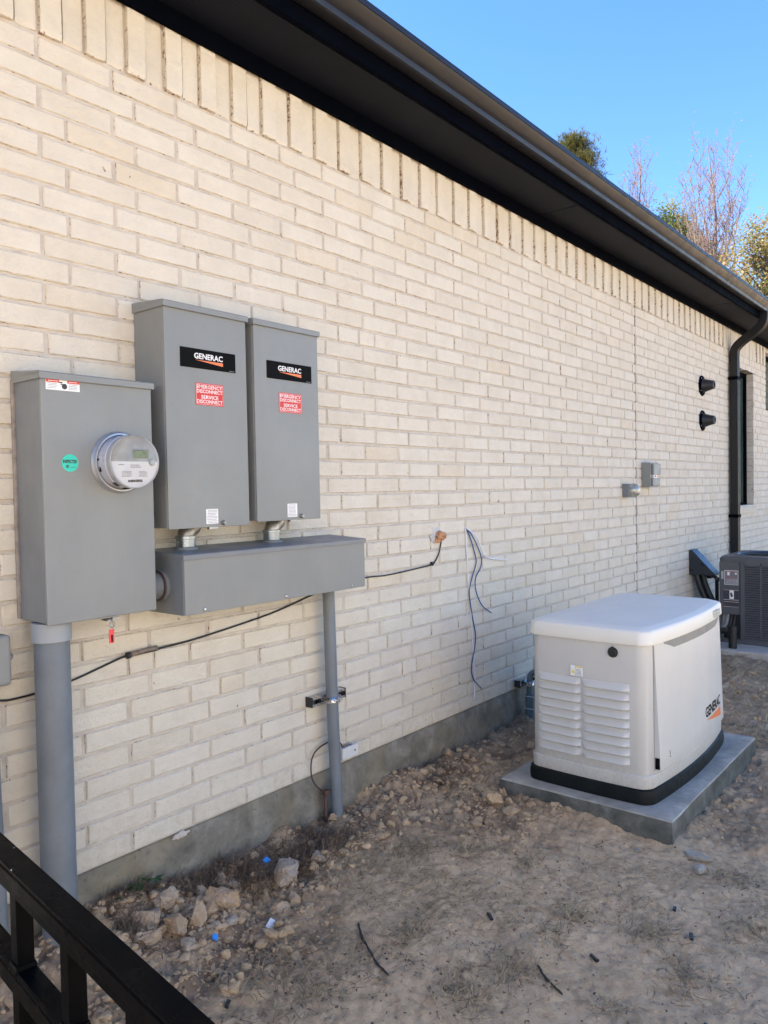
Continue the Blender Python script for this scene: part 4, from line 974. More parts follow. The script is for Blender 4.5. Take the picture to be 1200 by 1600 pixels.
def outline(off, z, r=.05, bow=.042, n=7, nb=14):
    """footprint with bowed front and slightly bowed near end"""
    x0, x1, yb, yf_ = GX0-off, GX1+off, GYB+off, GYF-off
    pts = []
    def arc(cx, cy, a0):
        for i in range(n+1):
            a = R(a0+90*i/n); pts.append([cx+r*math.cos(a), cy+r*math.sin(a)])
    arc(x1-r, yb-r, 0); arc(x0+r, yb-r, 90)
    for i in range(1, 8):
        pts.append([x0, (yb-r)+((yf_+r)-(yb-r))*i/8])
    arc(x0+r, yf_+r, 180)
    for i in range(1, nb): pts.append([(x0+r)+((x1-r)-(x0+r))*i/nb, yf_])
    arc(x1-r, yf_+r, 270)
    out = []
    for x_, y_ in pts:
        t = (x_-x0)/(x1-x0); u = (y_-yf_)/(yb-yf_)
        wgt = max(0, min(1, (1-u)*2.2-.6)) if True else 0
        y2 = y_-bow*(4*t*(1-t))*max(0, 1-u*1.6)
        x2 = x_-(.012*4*u*(1-u) if t < .5 else -.012*4*u*(1-u))*abs(1-2*t)
        out.append((x2, y2, z))
    return out
z0 = PZ+.001
bm = bmesh.new(); loft(bm, [outline(.016, z0), outline(.018, z0+.03), outline(.014, z0+.058), outline(.006, z0+.064)]); obj('base', bm, M['genbase'], gen, smooth=35)
bm = bmesh.new(); loft(bm, [outline(.004, z0+.062), outline(.006, z0+.066), outline(.006, z0+.118), outline(.002, z0+.122)]); sk = obj('lower_skirt', bm, M['genbody'], gen, smooth=35)
bm = bmesh.new(); lathe(bm, [(-.02, .021), (.0012, .021), (.002, .019)], (GX0+.035-.006, GYF-.0075+.006, z0+.093), (-.55, -.83, 0), 20); obj('foot_plug', bm, M['genbody'], sk)
ZT = .822
bm = bmesh.new(); loft(bm, [outline(-.002, z0+.120), outline(0, z0+.124), outline(-.003, ZT-.0)]); obj('housing', bm, M['genbody'], gen, smooth=35)
bm = bmesh.new()
lid = [outline(.004, ZT-.006), outline(.0095, ZT-.005), outline(.0105, ZT-.002), outline(.0075, ZT+.047), outline(.0055, ZT+.0525), outline(.0005, ZT+.058), outline(-.024, ZT+.0675, .055), outline(-.029, ZT+.069, .055), outline(-.036, ZT+.0698, .06), outline(-.12, ZT+.076, .08, .03), outline(-.2, ZT+.080, .05, .02)]
loft(bm, lid); obj('lid', bm, M['genlid_lit'], gen, smooth=24)
# louvre banks on the near end
def endx(y): u = (y-GYF)/(GYB-GYF); return GX0-.012*4*u*(1-u)-.0005
for bi, (ya, yb_) in enumerate(((-.606, -.821), (-.831, -1.048))):
    bm = bmesh.new()
    for i in range(9):
        zt = .640-.0408*i-(0 if bi == 0 else .001); h = .0325
        n = 14; loops = []
        for q in range(n+1):
            u = q/n; yy = ya+(yb_-ya)*u; k_ = min(1, math.sin(math.pi*u)*4.5) if 0 < u < 1 else 0
            k_ = min(1, min(u, 1-u)*9); k_ = math.sin(k_*math.pi/2)
            X_ = endx(yy)
            loops.append([(X_+.0015, yy, zt), (X_-.0015*k_, yy, zt-.003), (X_-.006*k_, yy, zt-h*.5), (X_-.0195*k_, yy, zt-h*.84), (X_-.0205*k_, yy, zt-h*.88), (X_-.0195*k_, yy, zt-h*.91), (X_-.001*k_+.001, yy, zt-h*.97), (X_+.003, yy, zt-h)])
        loft(bm, loops)
    obj('louver_bank', bm, M['genbody'], gen, smooth=50)
bm = bmesh.new(); X_ = endx(-.976); lathe(bm, [(0, .0205), (.006, .0205), (.009, .017)], (X_+.001, -.976, .775), (-1, 0, 0), 8); lathe(bm, [(.004, .006), (.008, .005)], (X_, -.976, .797), (-1, 0, 0), 8); lathe(bm, [(0, .0235), (.002, .0235)], (X_+.001, -.976, .775), (-1, 0, 0), 28); obj('key_cap', bm, M['black'], gen)
X_ = endx(-.81); l = obj('warning_label', B(X_-.0028, X_-.001, -.838, -.774, .6445, .697), M['white'], gen)
yl = X_-.0029
bm = bmesh.new(); prism(bm, [(yl-.0004, -.779+a, .658+b) for a, b in ((0, 0), (-.018, 0), (-.009, .018))], (.0004, 0, 0)); obj('warning_triangle', bm, M['yellow'], l)
bm = bmesh.new(); box(bm, yl-.0004, yl, -.838, -.774, .6955, .697); box(bm, yl-.0004, yl, -.838, -.774, .6445, .646); box(bm, yl-.0004, yl, -.800, -.7985, .6445, .697); box(bm, yl-.0004, yl, -.775, -.774, .6445, .697); box(bm, yl-.0004, yl, -.838, -.837, .6445, .697)
for zz in np.arange(.651, .680, .0062): box(bm, yl-.0004, yl, -.833-random.uniform(-.01, 0), -.803, zz, zz+.0026)
obj('label_print', bm, M['greyink'], l)
bm = bmesh.new(); box(bm, yl-.0004, yl, -.834, -.803, .686, .692); obj('yellow_band', bm, M['yellow'], l)
# service door on the front, leaning out towards its foot
DX0, DX1, DZ0, DZ1 = 3.338, 4.318, .262, .815
def front_y(x):
    t = (x-GX0)/(GX1-GX0); return GYF-.042*4*t*(1-t)
def door_y(x, z):
    k_ = (DZ1-z)/(DZ1-DZ0); return front_y(x)-.004-.026*k_*(1-.25*(x-DX0)/(DX1-DX0))
def dtop(x):
    t = (x-DX0)/(DX1-DX0)
    a = max(0, min(1, (t-.10)/.10)); b = max(0, min(1, (.97-t)/.10)); k_ = a*a*(3-2*a)*b*b*(3-2*b)
    return DZ1-.032*k_
bm = bmesh.new(); nx_, nz_ = 34, 10; F_, Bk = [], []
for i in range(nx_+1):
    x_ = DX0+(DX1-DX0)*i/nx_; fr, br = [], []
    for j in range(nz_+1):
        z_ = DZ0+(dtop(x_)-DZ0)*j/nz_
        rnd_ = .004 if (i in (0, nx_) or j in (0, nz_)) else 0
        fr.append(bm.verts.new((x_, door_y(x_, z_)+rnd_, z_))); br.append(bm.verts.new((x_, front_y(x_)+.004, z_)))
    F_.append(fr); Bk.append(br)
for i in range(nx_):
    for j in range(nz_): bm.faces.new((F_[i][j], F_[i+1][j], F_[i+1][j+1], F_[i][j+1]))
    bm.faces.new((F_[i][0], Bk[i][0], Bk[i+1][0], F_[i+1][0])); bm.faces.new((F_[i][nz_], F_[i+1][nz_], Bk[i+1][nz_], Bk[i][nz_]))
for j in range(nz_):
    bm.faces.new((F_[0][j], F_[0][j+1], Bk[0][j+1], Bk[0][j])); bm.faces.new((F_[nx_][j], Bk[nx_][j], Bk[nx_][j+1], F_[nx_][j+1]))
gd = obj('door', bm, M['genbody'], gen, smooth=35)
bm = bmesh.new()                                                     # black notch at the foot of the door edge
box(bm, DX0-.0015, DX0+.004, front_y(DX0)-.022, front_y(DX0)-.002, DZ0+.002, DZ0+.052); obj('edge_notch', bm, M['decal_black'], gd)
bm = bmesh.new(); box(bm, DX0-.0055, DX0-.004, front_y(DX0)-.0006, front_y(DX0)+.01, DZ0-.005, DZ1-.005); obj('seam', bm, M['greyink'], gen)
# gray strip in the finger gap under the lid, its shade put into the colour
bm = bmesh.new(); lp_ = []
for i in range(17):
    x_ = DX0+.09+(DX1-DX0-.13)*i/16; yy = front_y(x_)-.0025
    lp_.append([(x_, yy, ZT-.002), (x_, yy, dtop(x_)-.01), (x_, yy+.006, dtop(x_)-.01), (x_, yy+.006, ZT-.002)])
loft(bm, lp_); obj('finger_recess_shade', bm, simple('recess_shade_gray', (.23, .225, .205), .6), gen)
text_mesh('lettering', 'GENERAC', lambda a, b, c: (3.885+a, door_y(3.885+a, .366+b)-.0004-c*.5, .366+b*1.30), .053, M['decal_black'], gd, width=.315, bold=.0016)
bm = bmesh.new(); rA, rB = [], []
for i in range(17):
    t = i/16; x_ = 3.90+.30*t; za = .352; zb_ = .352-.046*t-.0005
    rA.append(bm.verts.new((x_, door_y(x_, za)-.0012, za))); rB.append(bm.verts.new((x_, door_y(x_, zb_)-.0012, zb_)))
for i in range(16): bm.faces.new((rA[i], rA[i+1], rB[i+1], rB[i]))
obj('swoosh', bm, M['orange'], gd)
bm = bmesh.new(); x_ = 3.425
for dz, w_ in ((0, .006), (-.012, .003), (.010, .003)):
    z_ = .318+dz; yy = door_y(x_, z_); box(bm, x_-.003, x_-.003+w_, yy-.0012, yy+.001, z_-.004, z_+.003)
obj('lock_mark', bm, M['ink'], gd)
# badge on the lid's front rim
bm = bmesh.new(); x_ = 4.15; yy = front_y(x_)-.0142
box(bm, x_-.055, x_+.055, yy-.001, yy+.004, ZT+.008, ZT+.036); bd = obj('badge', bm, simple('badge_plate', (.42, .44, .40), .3), gen, bevel=.001)
bm = bmesh.new(); box(bm, x_-.060, x_+.060, yy-.0005, yy+.003, ZT+.004, ZT+.040); box(bm, x_-.004, x_+.002, yy-.0016, yy, ZT+.010, ZT+.034); box(bm, x_-.05, x_+.05, yy-.0016, yy, ZT+.020, ZT+.023); obj('badge_frame', bm, M['greyink'], bd)

# ================================================================= FENCE (near, left)
fa = R(6.4); fd = Vector((math.sin(fa), math.cos(fa), 0)); fn = Vector((math.cos(fa), -math.sin(fa), 0))
fence = thing('metal_fence', 'black metal picket fence rail in the near lower left corner', 'fence', tuple(fn*.577+fd*-1.4))
ZR = 1.08
def rail(t0, t1, n0, n1, z0_, z1_, name='rail', groove=False, mat=None):
    bm = bmesh.new(); secs = []
    if groove:
        h = z1_-z0_
        prof = [(n0, z0_), (n0, z0_+h*.30), (n0-.0008, z0_+h*.34), (n0-.0008, z0_+h*.70), (n0+.0014, z0_+h*.74), (n0+.0014, z0_+h*.80), (n0-.0008, z0_+h*.84), (n0-.0008, z1_-.0022), (n0+.0012, z1_), (n1-.0015, z1_), (n1, z1_-.002), (n1, z0_)]
    else: prof = [(n0, z0_), (n0, z1_-.0015), (n0+.0015, z1_), (n1-.0015, z1_), (n1, z1_-.0015), (n1, z0_)]
    for t_ in np.linspace(t0, t1, 12): secs.append([tuple(fd*t_+fn*n_+Vector((0, 0, z_))) for n_, z_ in prof])
    loft(bm, secs); return obj(name, bm, mat or mat or M['rail'], fence, smooth=20)
rail(-2.6, -.06, .5645, .5905, ZR-.033, ZR, groove=True)
rail(-2.6, -.06, .5655, .5895, ZR-.155, ZR-.124, groove=True)
rail(-2.6, -.06, .5655, .5895, .16, .19)
t_ = -1.376+.15*8
while t_ > -2.55:
    bm = bmesh.new()
    def sec(w_, z_): return [tuple(fd*(t_+a*w_)+fn*(.577+b*w_)+Vector((0, 0, z_))) for a, b in ((-1, -1), (1, -1), (1, 1), (-1, 1))]
    loft(bm, [sec(.0098, .06), sec(.0098, ZR-.034)])
    pk = obj('picket', bm, M['rail'], fence)
    bm = bmesh.new(); loft(bm, [sec(.0125, ZR-.1235), sec(.0112, ZR-.1185)]); obj('weld_collar', bm, M['rail'], pk)
    t_ -= .15
for tt in (-.085, -2.62):
    bm = bmesh.new(); loft(bm, [[tuple(fd*(tt+a)+fn*(.577+b)+Vector((0, 0, z_))) for a, b in ((-.025, -.025), (.025, -.025), (.025, .025), (-.025, .025))] for z_ in (-.05, 1.16)])
    obj('post', bm, M['rail'], fence, bevel=.002)

# ================================================================= DEBRIS
def rock(name, lab, cx, cy, r, seed, mat='rock', cat='rock', group='stones by the wall', sink=.35, zoff=0, amp=.45, sub=5):
    bm = bmesh.new(); bmesh.ops.create_icosphere(bm, subdivisions=sub, radius=1)
    rr = random.Random(seed); planes = []
    for _ in range(15):
        v = Vector((rr.gauss(0, 1), rr.gauss(0, 1), rr.gauss(0, 1))).normalized(); planes.append((v, rr.uniform(.52, .86)))
    rot = rr.uniform(0, 6.28); c, s = math.cos(rot), math.sin(rot)
    zc = gz(cx, cy)+r[2]*(1-sink)*.8+zoff
    for v in bm.verts:
        p = v.co.copy()
        for n, d in planes:
            q = p.dot(n)
            if q > d: p -= n*(q-d)*.985
        p *= 1+amp*.34*mn.fractal(p*2.0+Vector((seed, 0, 0)), .55, 2.2, 7)
        x_, y_ = p.x*r[0], p.y*r[1]
        v.co = Vector((cx+x_*c-y_*s, cy+x_*s+y_*c, zc+p.z*r[2]))
    o = obj(name, bm, M[mat], smooth=16); tag(o, lab, cat, group); return o
rocks = [('largest tan stone of the pile, blocky and upright', 1.655, -.235, (.064, .050, .060), 'rock'),
 ('broad orange brown stone in the middle of the front rock pile', 1.476, -.225, (.058, .045, .044), 'rock'),
 ('squat tan stone at the left end of the rock pile', 1.395, -.165, (.054, .042, .042), 'rock'),
 ('tall narrow stone standing right of the broad orange brown one', 1.545, -.255, (.034, .030, .046), 'rock'),
 ('smooth grey clay boulder against the dark roots, farthest of the big stones', 1.925, -.270, (.072, .055, .052), 'rockg'),
 ('small rounded stone in front of the grey clay boulder', 1.80, -.375, (.035, .030, .026), 'rockg'),
 ('flat brown stone behind the broad orange brown one', 1.51, -.12, (.052, .040, .032), 'rock'),
 ('pale stone just right of the small rounded stone', 1.865, -.375, (.036, .030, .030), 'rock'),
 ('brown stone between the grey boulder and the slim conduit', 2.11, -.255, (.038, .033, .028), 'rockg'),
 ('pointed tan stone hanging below the left end of the pile', 1.365, -.235, (.044, .03, .038), 'rock'),
 ('tan lump partly hidden by the fence picket near the thick pipe', 1.19, -.17, (.042, .034, .034), 'rock'),
 ('pale grey stone beside the lower blue scrap', 1.575, -.305, (.026, .02, .016), 'rockg'),
 ('thin grey stone slab right of the lower blue scrap', 1.625, -.325, (.034, .022, .014), 'rockg')]
for i, (lab, cx, cy, r_, mt) in enumerate(rocks): rock('rock', lab, cx, cy, r_, 31+i*7, mt)
for i, (lab, cx, cy, r_) in enumerate((('brown clay clod touching the left corner of the generator pad', 3.02, -.50, (.05, .045, .035)), ('wide flat clod in front of the generator pad, near its left end', 3.00, -.60, (.045, .05, .022)), ('small clod beside the wide flat one at the generator pad', 3.085, -.545, (.028, .024, .024)), ('lone clod between conduit and generator pad', 2.86, -.505, (.034, .028, .018)))):
    rock('clod', lab, cx, cy, r_, 200+i*5, 'clod', 'dirt clod', 'clods at the generator pad')
rock('cement_lump', 'broken pale grey cement lump in the dirt at the pad corner, the larger one', 3.14, -1.375, (.055, .032, .024), 301, 'cement', 'cement lump', 'cement lumps')
rock('cement_lump', 'small pale grey cement lump nearer the camera at the pad corner', 3.06, -1.41, (.034, .026, .018), 305, 'cement', 'cement lump', 'cement lumps')
rock('cement_lump', 'tiny pale chip of cement against the near side of the generator pad', 3.06, -1.16, (.022, .014, .009), 309, 'cement', 'cement lump', 'cement lumps')
# scraps
def scrap(name, lab, cat, cx, cy, w_, d_, h_, rot, mat, group=None, tilt=.2, up=.004):
    bm = B(-w_/2, w_/2, -d_/2, d_/2, 0, h_)
    bmesh.ops.subdivide_edges(bm, edges=bm.edges[:], cuts=2, use_grid_fill=True)
    for v in bm.verts: v.co += Vector((0, 0, .25*h_*mn.noise(v.co*60+Vector((cx, cy, 0)))+.12*w_*mn.noise(v.co*25+Vector((cy, cx, 3)))))
    bm.transform(Matrix.Translation((cx, cy, gz(cx, cy)+up)) @ Matrix.Rotation(rot, 4, 'Z') @ Matrix.Rotation(tilt, 4, 'X'))
    o = obj(name, bm, M[mat], bevel=0); tag(o, lab, cat, group); return o
scrap('blue_scrap', 'small bright blue scrap on the clods nearer the wall', 'scrap', 1.935, -.155, .026, .022, .006, .3, 'bluebit', 'blue scraps', .5, .036)
scrap('blue_scrap', 'small bright blue scrap in front of the rock pile', 'scrap', 1.540, -.345, .022, .018, .006, .8, 'bluebit', 'blue scraps', .4, .012)
scrap('paper_scrap', 'crumpled whitish paper scrap right of the rock pile', 'scrap', 1.715, -.425, .048, .034, .004, .5, 'white', None, .5, .008)
blk = [(2.235, -.958, .038, .9, 'black chip on the packed dirt left of centre foreground'), (2.715, -1.425, .022, .2, 'tiny black chip nearest the cement lumps'), (2.58, -1.525, .034, .4, 'dark bluish chip at lower right among dry grass'), (2.285, -1.315, .034, 1.1, 'thin black chip in the middle of the foreground'), (1.37, -.615, .030, .6, 'shiny black plastic bit beside the fence rail'), (2.18, -1.69, .026, .3, 'black chip at the bottom edge on the right')]
for cx, cy, l_, ro, lab in blk: scrap('black_chip', lab, 'scrap', cx, cy, l_, .011, .007, ro, 'black', 'black chips on the dirt', .2, .002)
def stick(name, lab, pts, rad, mat, group=None):
    bm = bmesh.new(); P = spline([(x_, y_, gz(x_, y_)+.006+dz) for x_, y_, dz in pts], 8)
    P = [p+Vector((mn.noise(p*40)*.004, mn.noise(p*41+Vector((3, 0, 0)))*.004, abs(mn.noise(p*30))*.004)) for p in P]
    n = len(P); tube(bm, P, [rad*(.5+.6*abs(mn.noise(p*35)))*(1 if 0 < i < n-1 else .4) for i, p in enumerate(P)], 7); o = obj(name, bm, M[mat], smooth=50); tag(o, lab, 'stick', group); return o
stick('burnt_stick', 'long charred stick in the left foreground dirt', [(1.915, -.635, 0), (1.86, -.70, 0), (1.81, -.79, 0), (1.765, -.885, 0)], .0062, 'ember', 'sticks')
stick('burnt_stick', 'dark rotten stick in the right foreground among dry grass', [(2.12, -1.20, 0), (2.085, -1.245, .002), (2.07, -1.28, 0), (2.055, -1.32, 0)], .0055, 'ember', 'sticks')
stick('twig', 'pale forked twig in front of the rock pile', [(1.66, -.42, .004), (1.62, -.50, .004), (1.63, -.56, 0)], .0018, 'twig', 'twigs')
stick('twig', 'thin pale twig crossing the packed dirt right of the charred stick', [(2.30, -.62, .002), (2.28, -.70, .004), (2.22, -.78, 0)], .0016, 'twig', 'twigs')
# spalled flake stuck on the foundation ledge
bm = bmesh.new(); blob(bm, (1.93-.27, -.006, .272), (.030, .007, .010), 12, 3, .3); o = obj('mortar_flake', bm, M['mortar'], smooth=40); tag(o, 'loose flake of mortar on the foundation edge under the bottom brick course', 'mortar')
# green weed
wd = thing('weed', 'small green broad-leaved weed at the wall behind the rock pile', 'weed', (1.43, -.02, gz(1.43, -.03)))
wz = gz(1.43, -.03)
rr = random.Random(5); vs, fs, rn = [], [], []
for i in range(20):
    a = rr.uniform(0, 6.28); L_ = rr.uniform(.02, .055); cx, cy = 1.44+rr.uniform(-.07, .09), -.045+rr.uniform(-.025, .015); el_ = rr.uniform(.2, 1.1); wv = L_*.34
    d = Vector((math.cos(a)*math.cos(el_), -abs(math.sin(a))*math.cos(el_), math.sin(el_))); s_ = d.cross(Vector((0, 0, 1))).normalized()
    b0 = len(vs); p = Vector((cx, cy, wz-.005+.02*rr.random()))
    for t0_, w0 in ((0, .15), (.3, 1), (.65, .9), (1, .05)):
        c = p+d*L_*t0_-Vector((0, 0, 1))*L_*.25*t0_*t0_; vs += [c-s_*wv*w0, c+s_*wv*w0]; rn += [rr.random()]*2
    for q in range(3): fs.append((b0+2*q, b0+2*q+1, b0+2*q+3, b0+2*q+2))
o = pydata('leaves', vs, fs, M['weed'], wd); o.data.attributes.new('rnd', 'FLOAT', 'POINT').data.foreach_set('value', np.array(rn, np.float32))
bm = bmesh.new(); tube(bm, spline([(1.45, -.04, wz-.01), (1.46, -.05, wz+.03), (1.455, -.06, wz+.06)], 4), .0018, 6); obj('stem', bm, simple('weed_stem', (.12, .2, .06), .6), wd)

# loose clods: nobody could count them
def icos(sub):
    bm = bmesh.new(); bmesh.ops.create_icosphere(bm, subdivisions=sub, radius=1); v = np.array([tuple(x.co) for x in bm.verts]); f = np.array([[q.index for q in p.verts] for p in bm.faces]); bm.free(); return v, f
def scatter_clods(name, n, region, size, mat, lab, cat, seed, sub=2, lmin=.25):
    r_ = np.random.default_rng(seed); V0, F0 = icos(sub); VS, FS = [], []; off = 0; cnt = 0; tries = 0
    while cnt < n and tries < n*12:
        tries += 1
        x_ = r_.uniform(region[0], region[1]); y_ = r_.uniform(region[2], region[3])
        if PX0-.01 < x_ < PX1+.01 and PY0-.01 < y_ < PY1+.01: continue
        l_ = float(looseness(np.array([x_]), np.array([y_]))[0])
        if r_.random() > max(l_-lmin, 0)*1.35+.02: continue
        dist = math.hypot(x_, y_+2.34)
        s_ = size*(.35+r_.pareto(2.6)*.55); s_ = min(s_, size*2.5)
        if l_ < .3: s_ *= .5
        v = V0.copy(); nz_ = r_.normal(0, .16, (len(v), 1))
        ph = r_.uniform(0, 6.28, 3); nn_ = .16*np.sin(V0[:, :1]*3.1+ph[0])+.16*np.sin(V0[:, 1:2]*3.7+ph[1])+.12*np.sin(V0[:, 2:]*4.3+ph[2])
        v = v*(1+nn_+nz_*.55)
        # cut a few facets
        for _ in range(5):
            d_ = r_.normal(size=3); d_ /= np.linalg.norm(d_); q = v @ d_; lim = r_.uniform(.5, .8); m_ = q > lim; v[m_] -= np.outer((q[m_]-lim)*.9, d_)
        v = v*np.array([r_.uniform(.75, 1.35), r_.uniform(.75, 1.35), r_.uniform(.5, .95)])*s_
        a = r_.uniform(0, 6.28); c, s = math.cos(a), math.sin(a); v = v @ np.array([[c, s, 0], [-s, c, 0], [0, 0, 1]])
        v += np.array([x_, y_, gz(x_, y_)+s_*.10]); VS.append(v); FS.append(F0+off); off += len(v); cnt += 1
    V = np.concatenate(VS); F = np.concatenate(FS)
    o = pydata(name, V, F.tolist(), M[mat], None, False); tag(o, lab, cat, kind='stuff'); return o
scatter_clods('dirt_clods', 3800, (.9, 3.4, -.8, -.01), .0085, 'clod', 'loose lumpy brown clods dug up along the wall', 'dirt', 3)
scatter_clods('dirt_clods', 90, (1.28, 1.80, -.34, -.10), .019, 'rock', 'fist-sized broken tan lumps filling the rock pile', 'dirt', 25, 3)
scatter_clods('dirt_clods', 1000, (1.1, 2.5, -.50, -.06), .0085, 'clod', 'thumb-sized clods packed among the stones at lower left', 'dirt', 5, 2)
scatter_clods('dirt_clods', 1500, (3.0, 6.5, -1.9, -.02), .013, 'clod', 'loose lumpy soil around and beyond the generator pad', 'dirt', 4, 1)
scatter_clods('pebbles', 900, (1.1, 5.0, -2.0, -.3), .0042, 'rockg', 'tiny pebbles sprinkled on the packed dirt', 'pebbles', 6, 1, -.3)
# dry grass, roots and straw
def blades(name, n, region, dens, mat, lab, cat, seed, Lr=(.015, .06), w_=.0011, up=.25):
    r_ = np.random.default_rng(seed); vs, fs, rn = [], [], []; cnt = tries = 0
    while cnt < n and tries < n*20:
        tries += 1
        x_ = r_.uniform(region[0], region[1]); y_ = r_.uniform(region[2], region[3])
        if PX0-.02 < x_ < PX1+.02 and PY0-.02 < y_ < PY1+.02: continue
        if r_.random() > dens(x_, y_): continue
        z_ = gz(x_, y_); L_ = r_.uniform(*Lr); a = r_.uniform(0, 6.28); e = abs(r_.normal(0, up)); cur = r_.normal(0, 1.1)
        ww = w_*r_.uniform(.6, 1.5); p = np.array([x_, y_, z_+.001]); b0 = len(vs); ns = 4; g_ = r_.random()
        for q in range(ns+1):
            d_ = np.array([math.cos(a)*math.cos(e), math.sin(a)*math.cos(e), math.sin(e)]); s_ = np.array([-math.sin(a), math.cos(a), .3]); k_ = ww*(1-.7*q/ns)
            vs += [p-s_*k_, p+s_*k_]; rn += [g_, g_]
            p = p+d_*L_/ns; a += cur/ns; e -= .5*e/ns*2
        for q in range(ns): fs.append((b0+2*q, b0+2*q+1, b0+2*q+3, b0+2*q+2))
        cnt += 1
    o = pydata(name, vs, fs, M[mat]); o.data.attributes.new('rnd', 'FLOAT', 'POINT').data.foreach_set('value', np.array(rn, np.float32))
    tag(o, lab, cat, kind='stuff'); return o
def dgrass(x_, y_):
    v = float(fbm(np.array([x_]), np.array([y_]), 3.1, 4, 300)[0]); return max(0, (v-.52)*6)**1.4+.02
blades('dry_grass', 11000, (1.0, 5.2, -2.05, -.25), dgrass, 'straw', 'sparse trampled dry grass on the packed dirt', 'dry grass', 9)
TUFTS = [(1.655, -0.504), (1.596, -0.736), (2.44, -0.486), (2.572, -0.661), (2.636, -0.873), (2.446, -1.177), (2.518, -1.398), (2.368, -1.592), (2.441, -1.529), (2.289, -1.159), (3.088, -1.51), (2.062, -1.143), (3.609, -1.344), (1.975, -0.808), (2.759, -1.65), (1.864, -1.083), (2.102, -1.438)]
def dtuft(x_, y_):
    return min(1, sum(math.exp(-((x_-a_)**2+(y_-b_)**2)/(.045+.012*(i_%4))**2) for i_, (a_, b_) in enumerate(TUFTS)))
blades('dry_grass', 1900, (1.3, 3.4, -1.9, -.4), dtuft, 'straw', 'flattened tufts of dry grass dotted over the packed dirt', 'dry grass', 14, (.02, .065), .0012, .55)
blades('dry_roots', 650, (1.3, 3.4, -1.9, -.4), lambda a_, b_: .9*dtuft(a_, b_)+.02, 'root', 'dark root hairs and twig bits among the grass tufts', 'roots', 15, (.015, .05), .0013, .4)
blades('dry_grass', 5000, (4.6, 7.1, -1.9, -.05), lambda a, b: .35+2*dgrass(a, b), 'straw', 'dry brown grass before the air conditioner pad', 'dry grass', 10, (.03, .09), .0022, .5)
def droots(x_, y_):
    v = float(fbm(np.array([x_]), np.array([y_]), 4.0, 3, 400)[0]); return max(0, (v-.47)*6)*float(sm(-.34, -.15, np.array([y_]))[()] if np.ndim(sm(-.34, -.15, np.array([y_]))) == 0 else sm(-.34, -.15, np.array([y_]))[0])
blades('dry_roots', 6500, (1.3, 3.2, -.42, -.01), droots, 'root', 'matted dark roots and dead grass against the foundation', 'roots', 12, (.02, .08), .0012, .75)

def litter(name, n, region, lab, seed):
    r_ = np.random.default_rng(seed); vs, fs, rn = [], [], []; c_ = 0
    while c_ < n:
        x_ = r_.uniform(region[0], region[1]); y_ = r_.uniform(region[2], region[3])
        if PX0-.02 < x_ < PX1+.02 and PY0-.02 < y_ < PY1+.02: continue
        if r_.random() > .25+3*max(0, float(fbm(np.array([x_]), np.array([y_]), 2.6, 3, 500)[0])-.5): continue
        z_ = gz(x_, y_)+.002; L_ = r_.uniform(.004, .013); a = r_.uniform(0, 6.28); b0 = len(vs); g_ = r_.random()
        d = np.array([math.cos(a), math.sin(a), r_.normal(0, .2)]); s_ = np.array([-math.sin(a), math.cos(a), r_.normal(0, .3)]); p = np.array([x_, y_, z_]); w_ = r_.uniform(.2, .5)
        vs += [p, p+d*L_*.5+s_*L_*w_, p+d*L_, p+d*L_*.5-s_*L_*w_+np.array([0, 0, .002])]; rn += [g_]*4; fs.append((b0, b0+1, b0+2, b0+3)); c_ += 1
    o = pydata(name, vs, fs, M['litter']); o.data.attributes.new('rnd', 'FLOAT', 'POINT').data.foreach_set('value', np.array(rn, np.float32)); tag(o, lab, 'litter', kind='stuff')
litter('leaf_litter', 5200, (1.0, 5.2, -2.05, -.05), 'crumbled dead leaves and bark bits scattered over the dirt', 21)

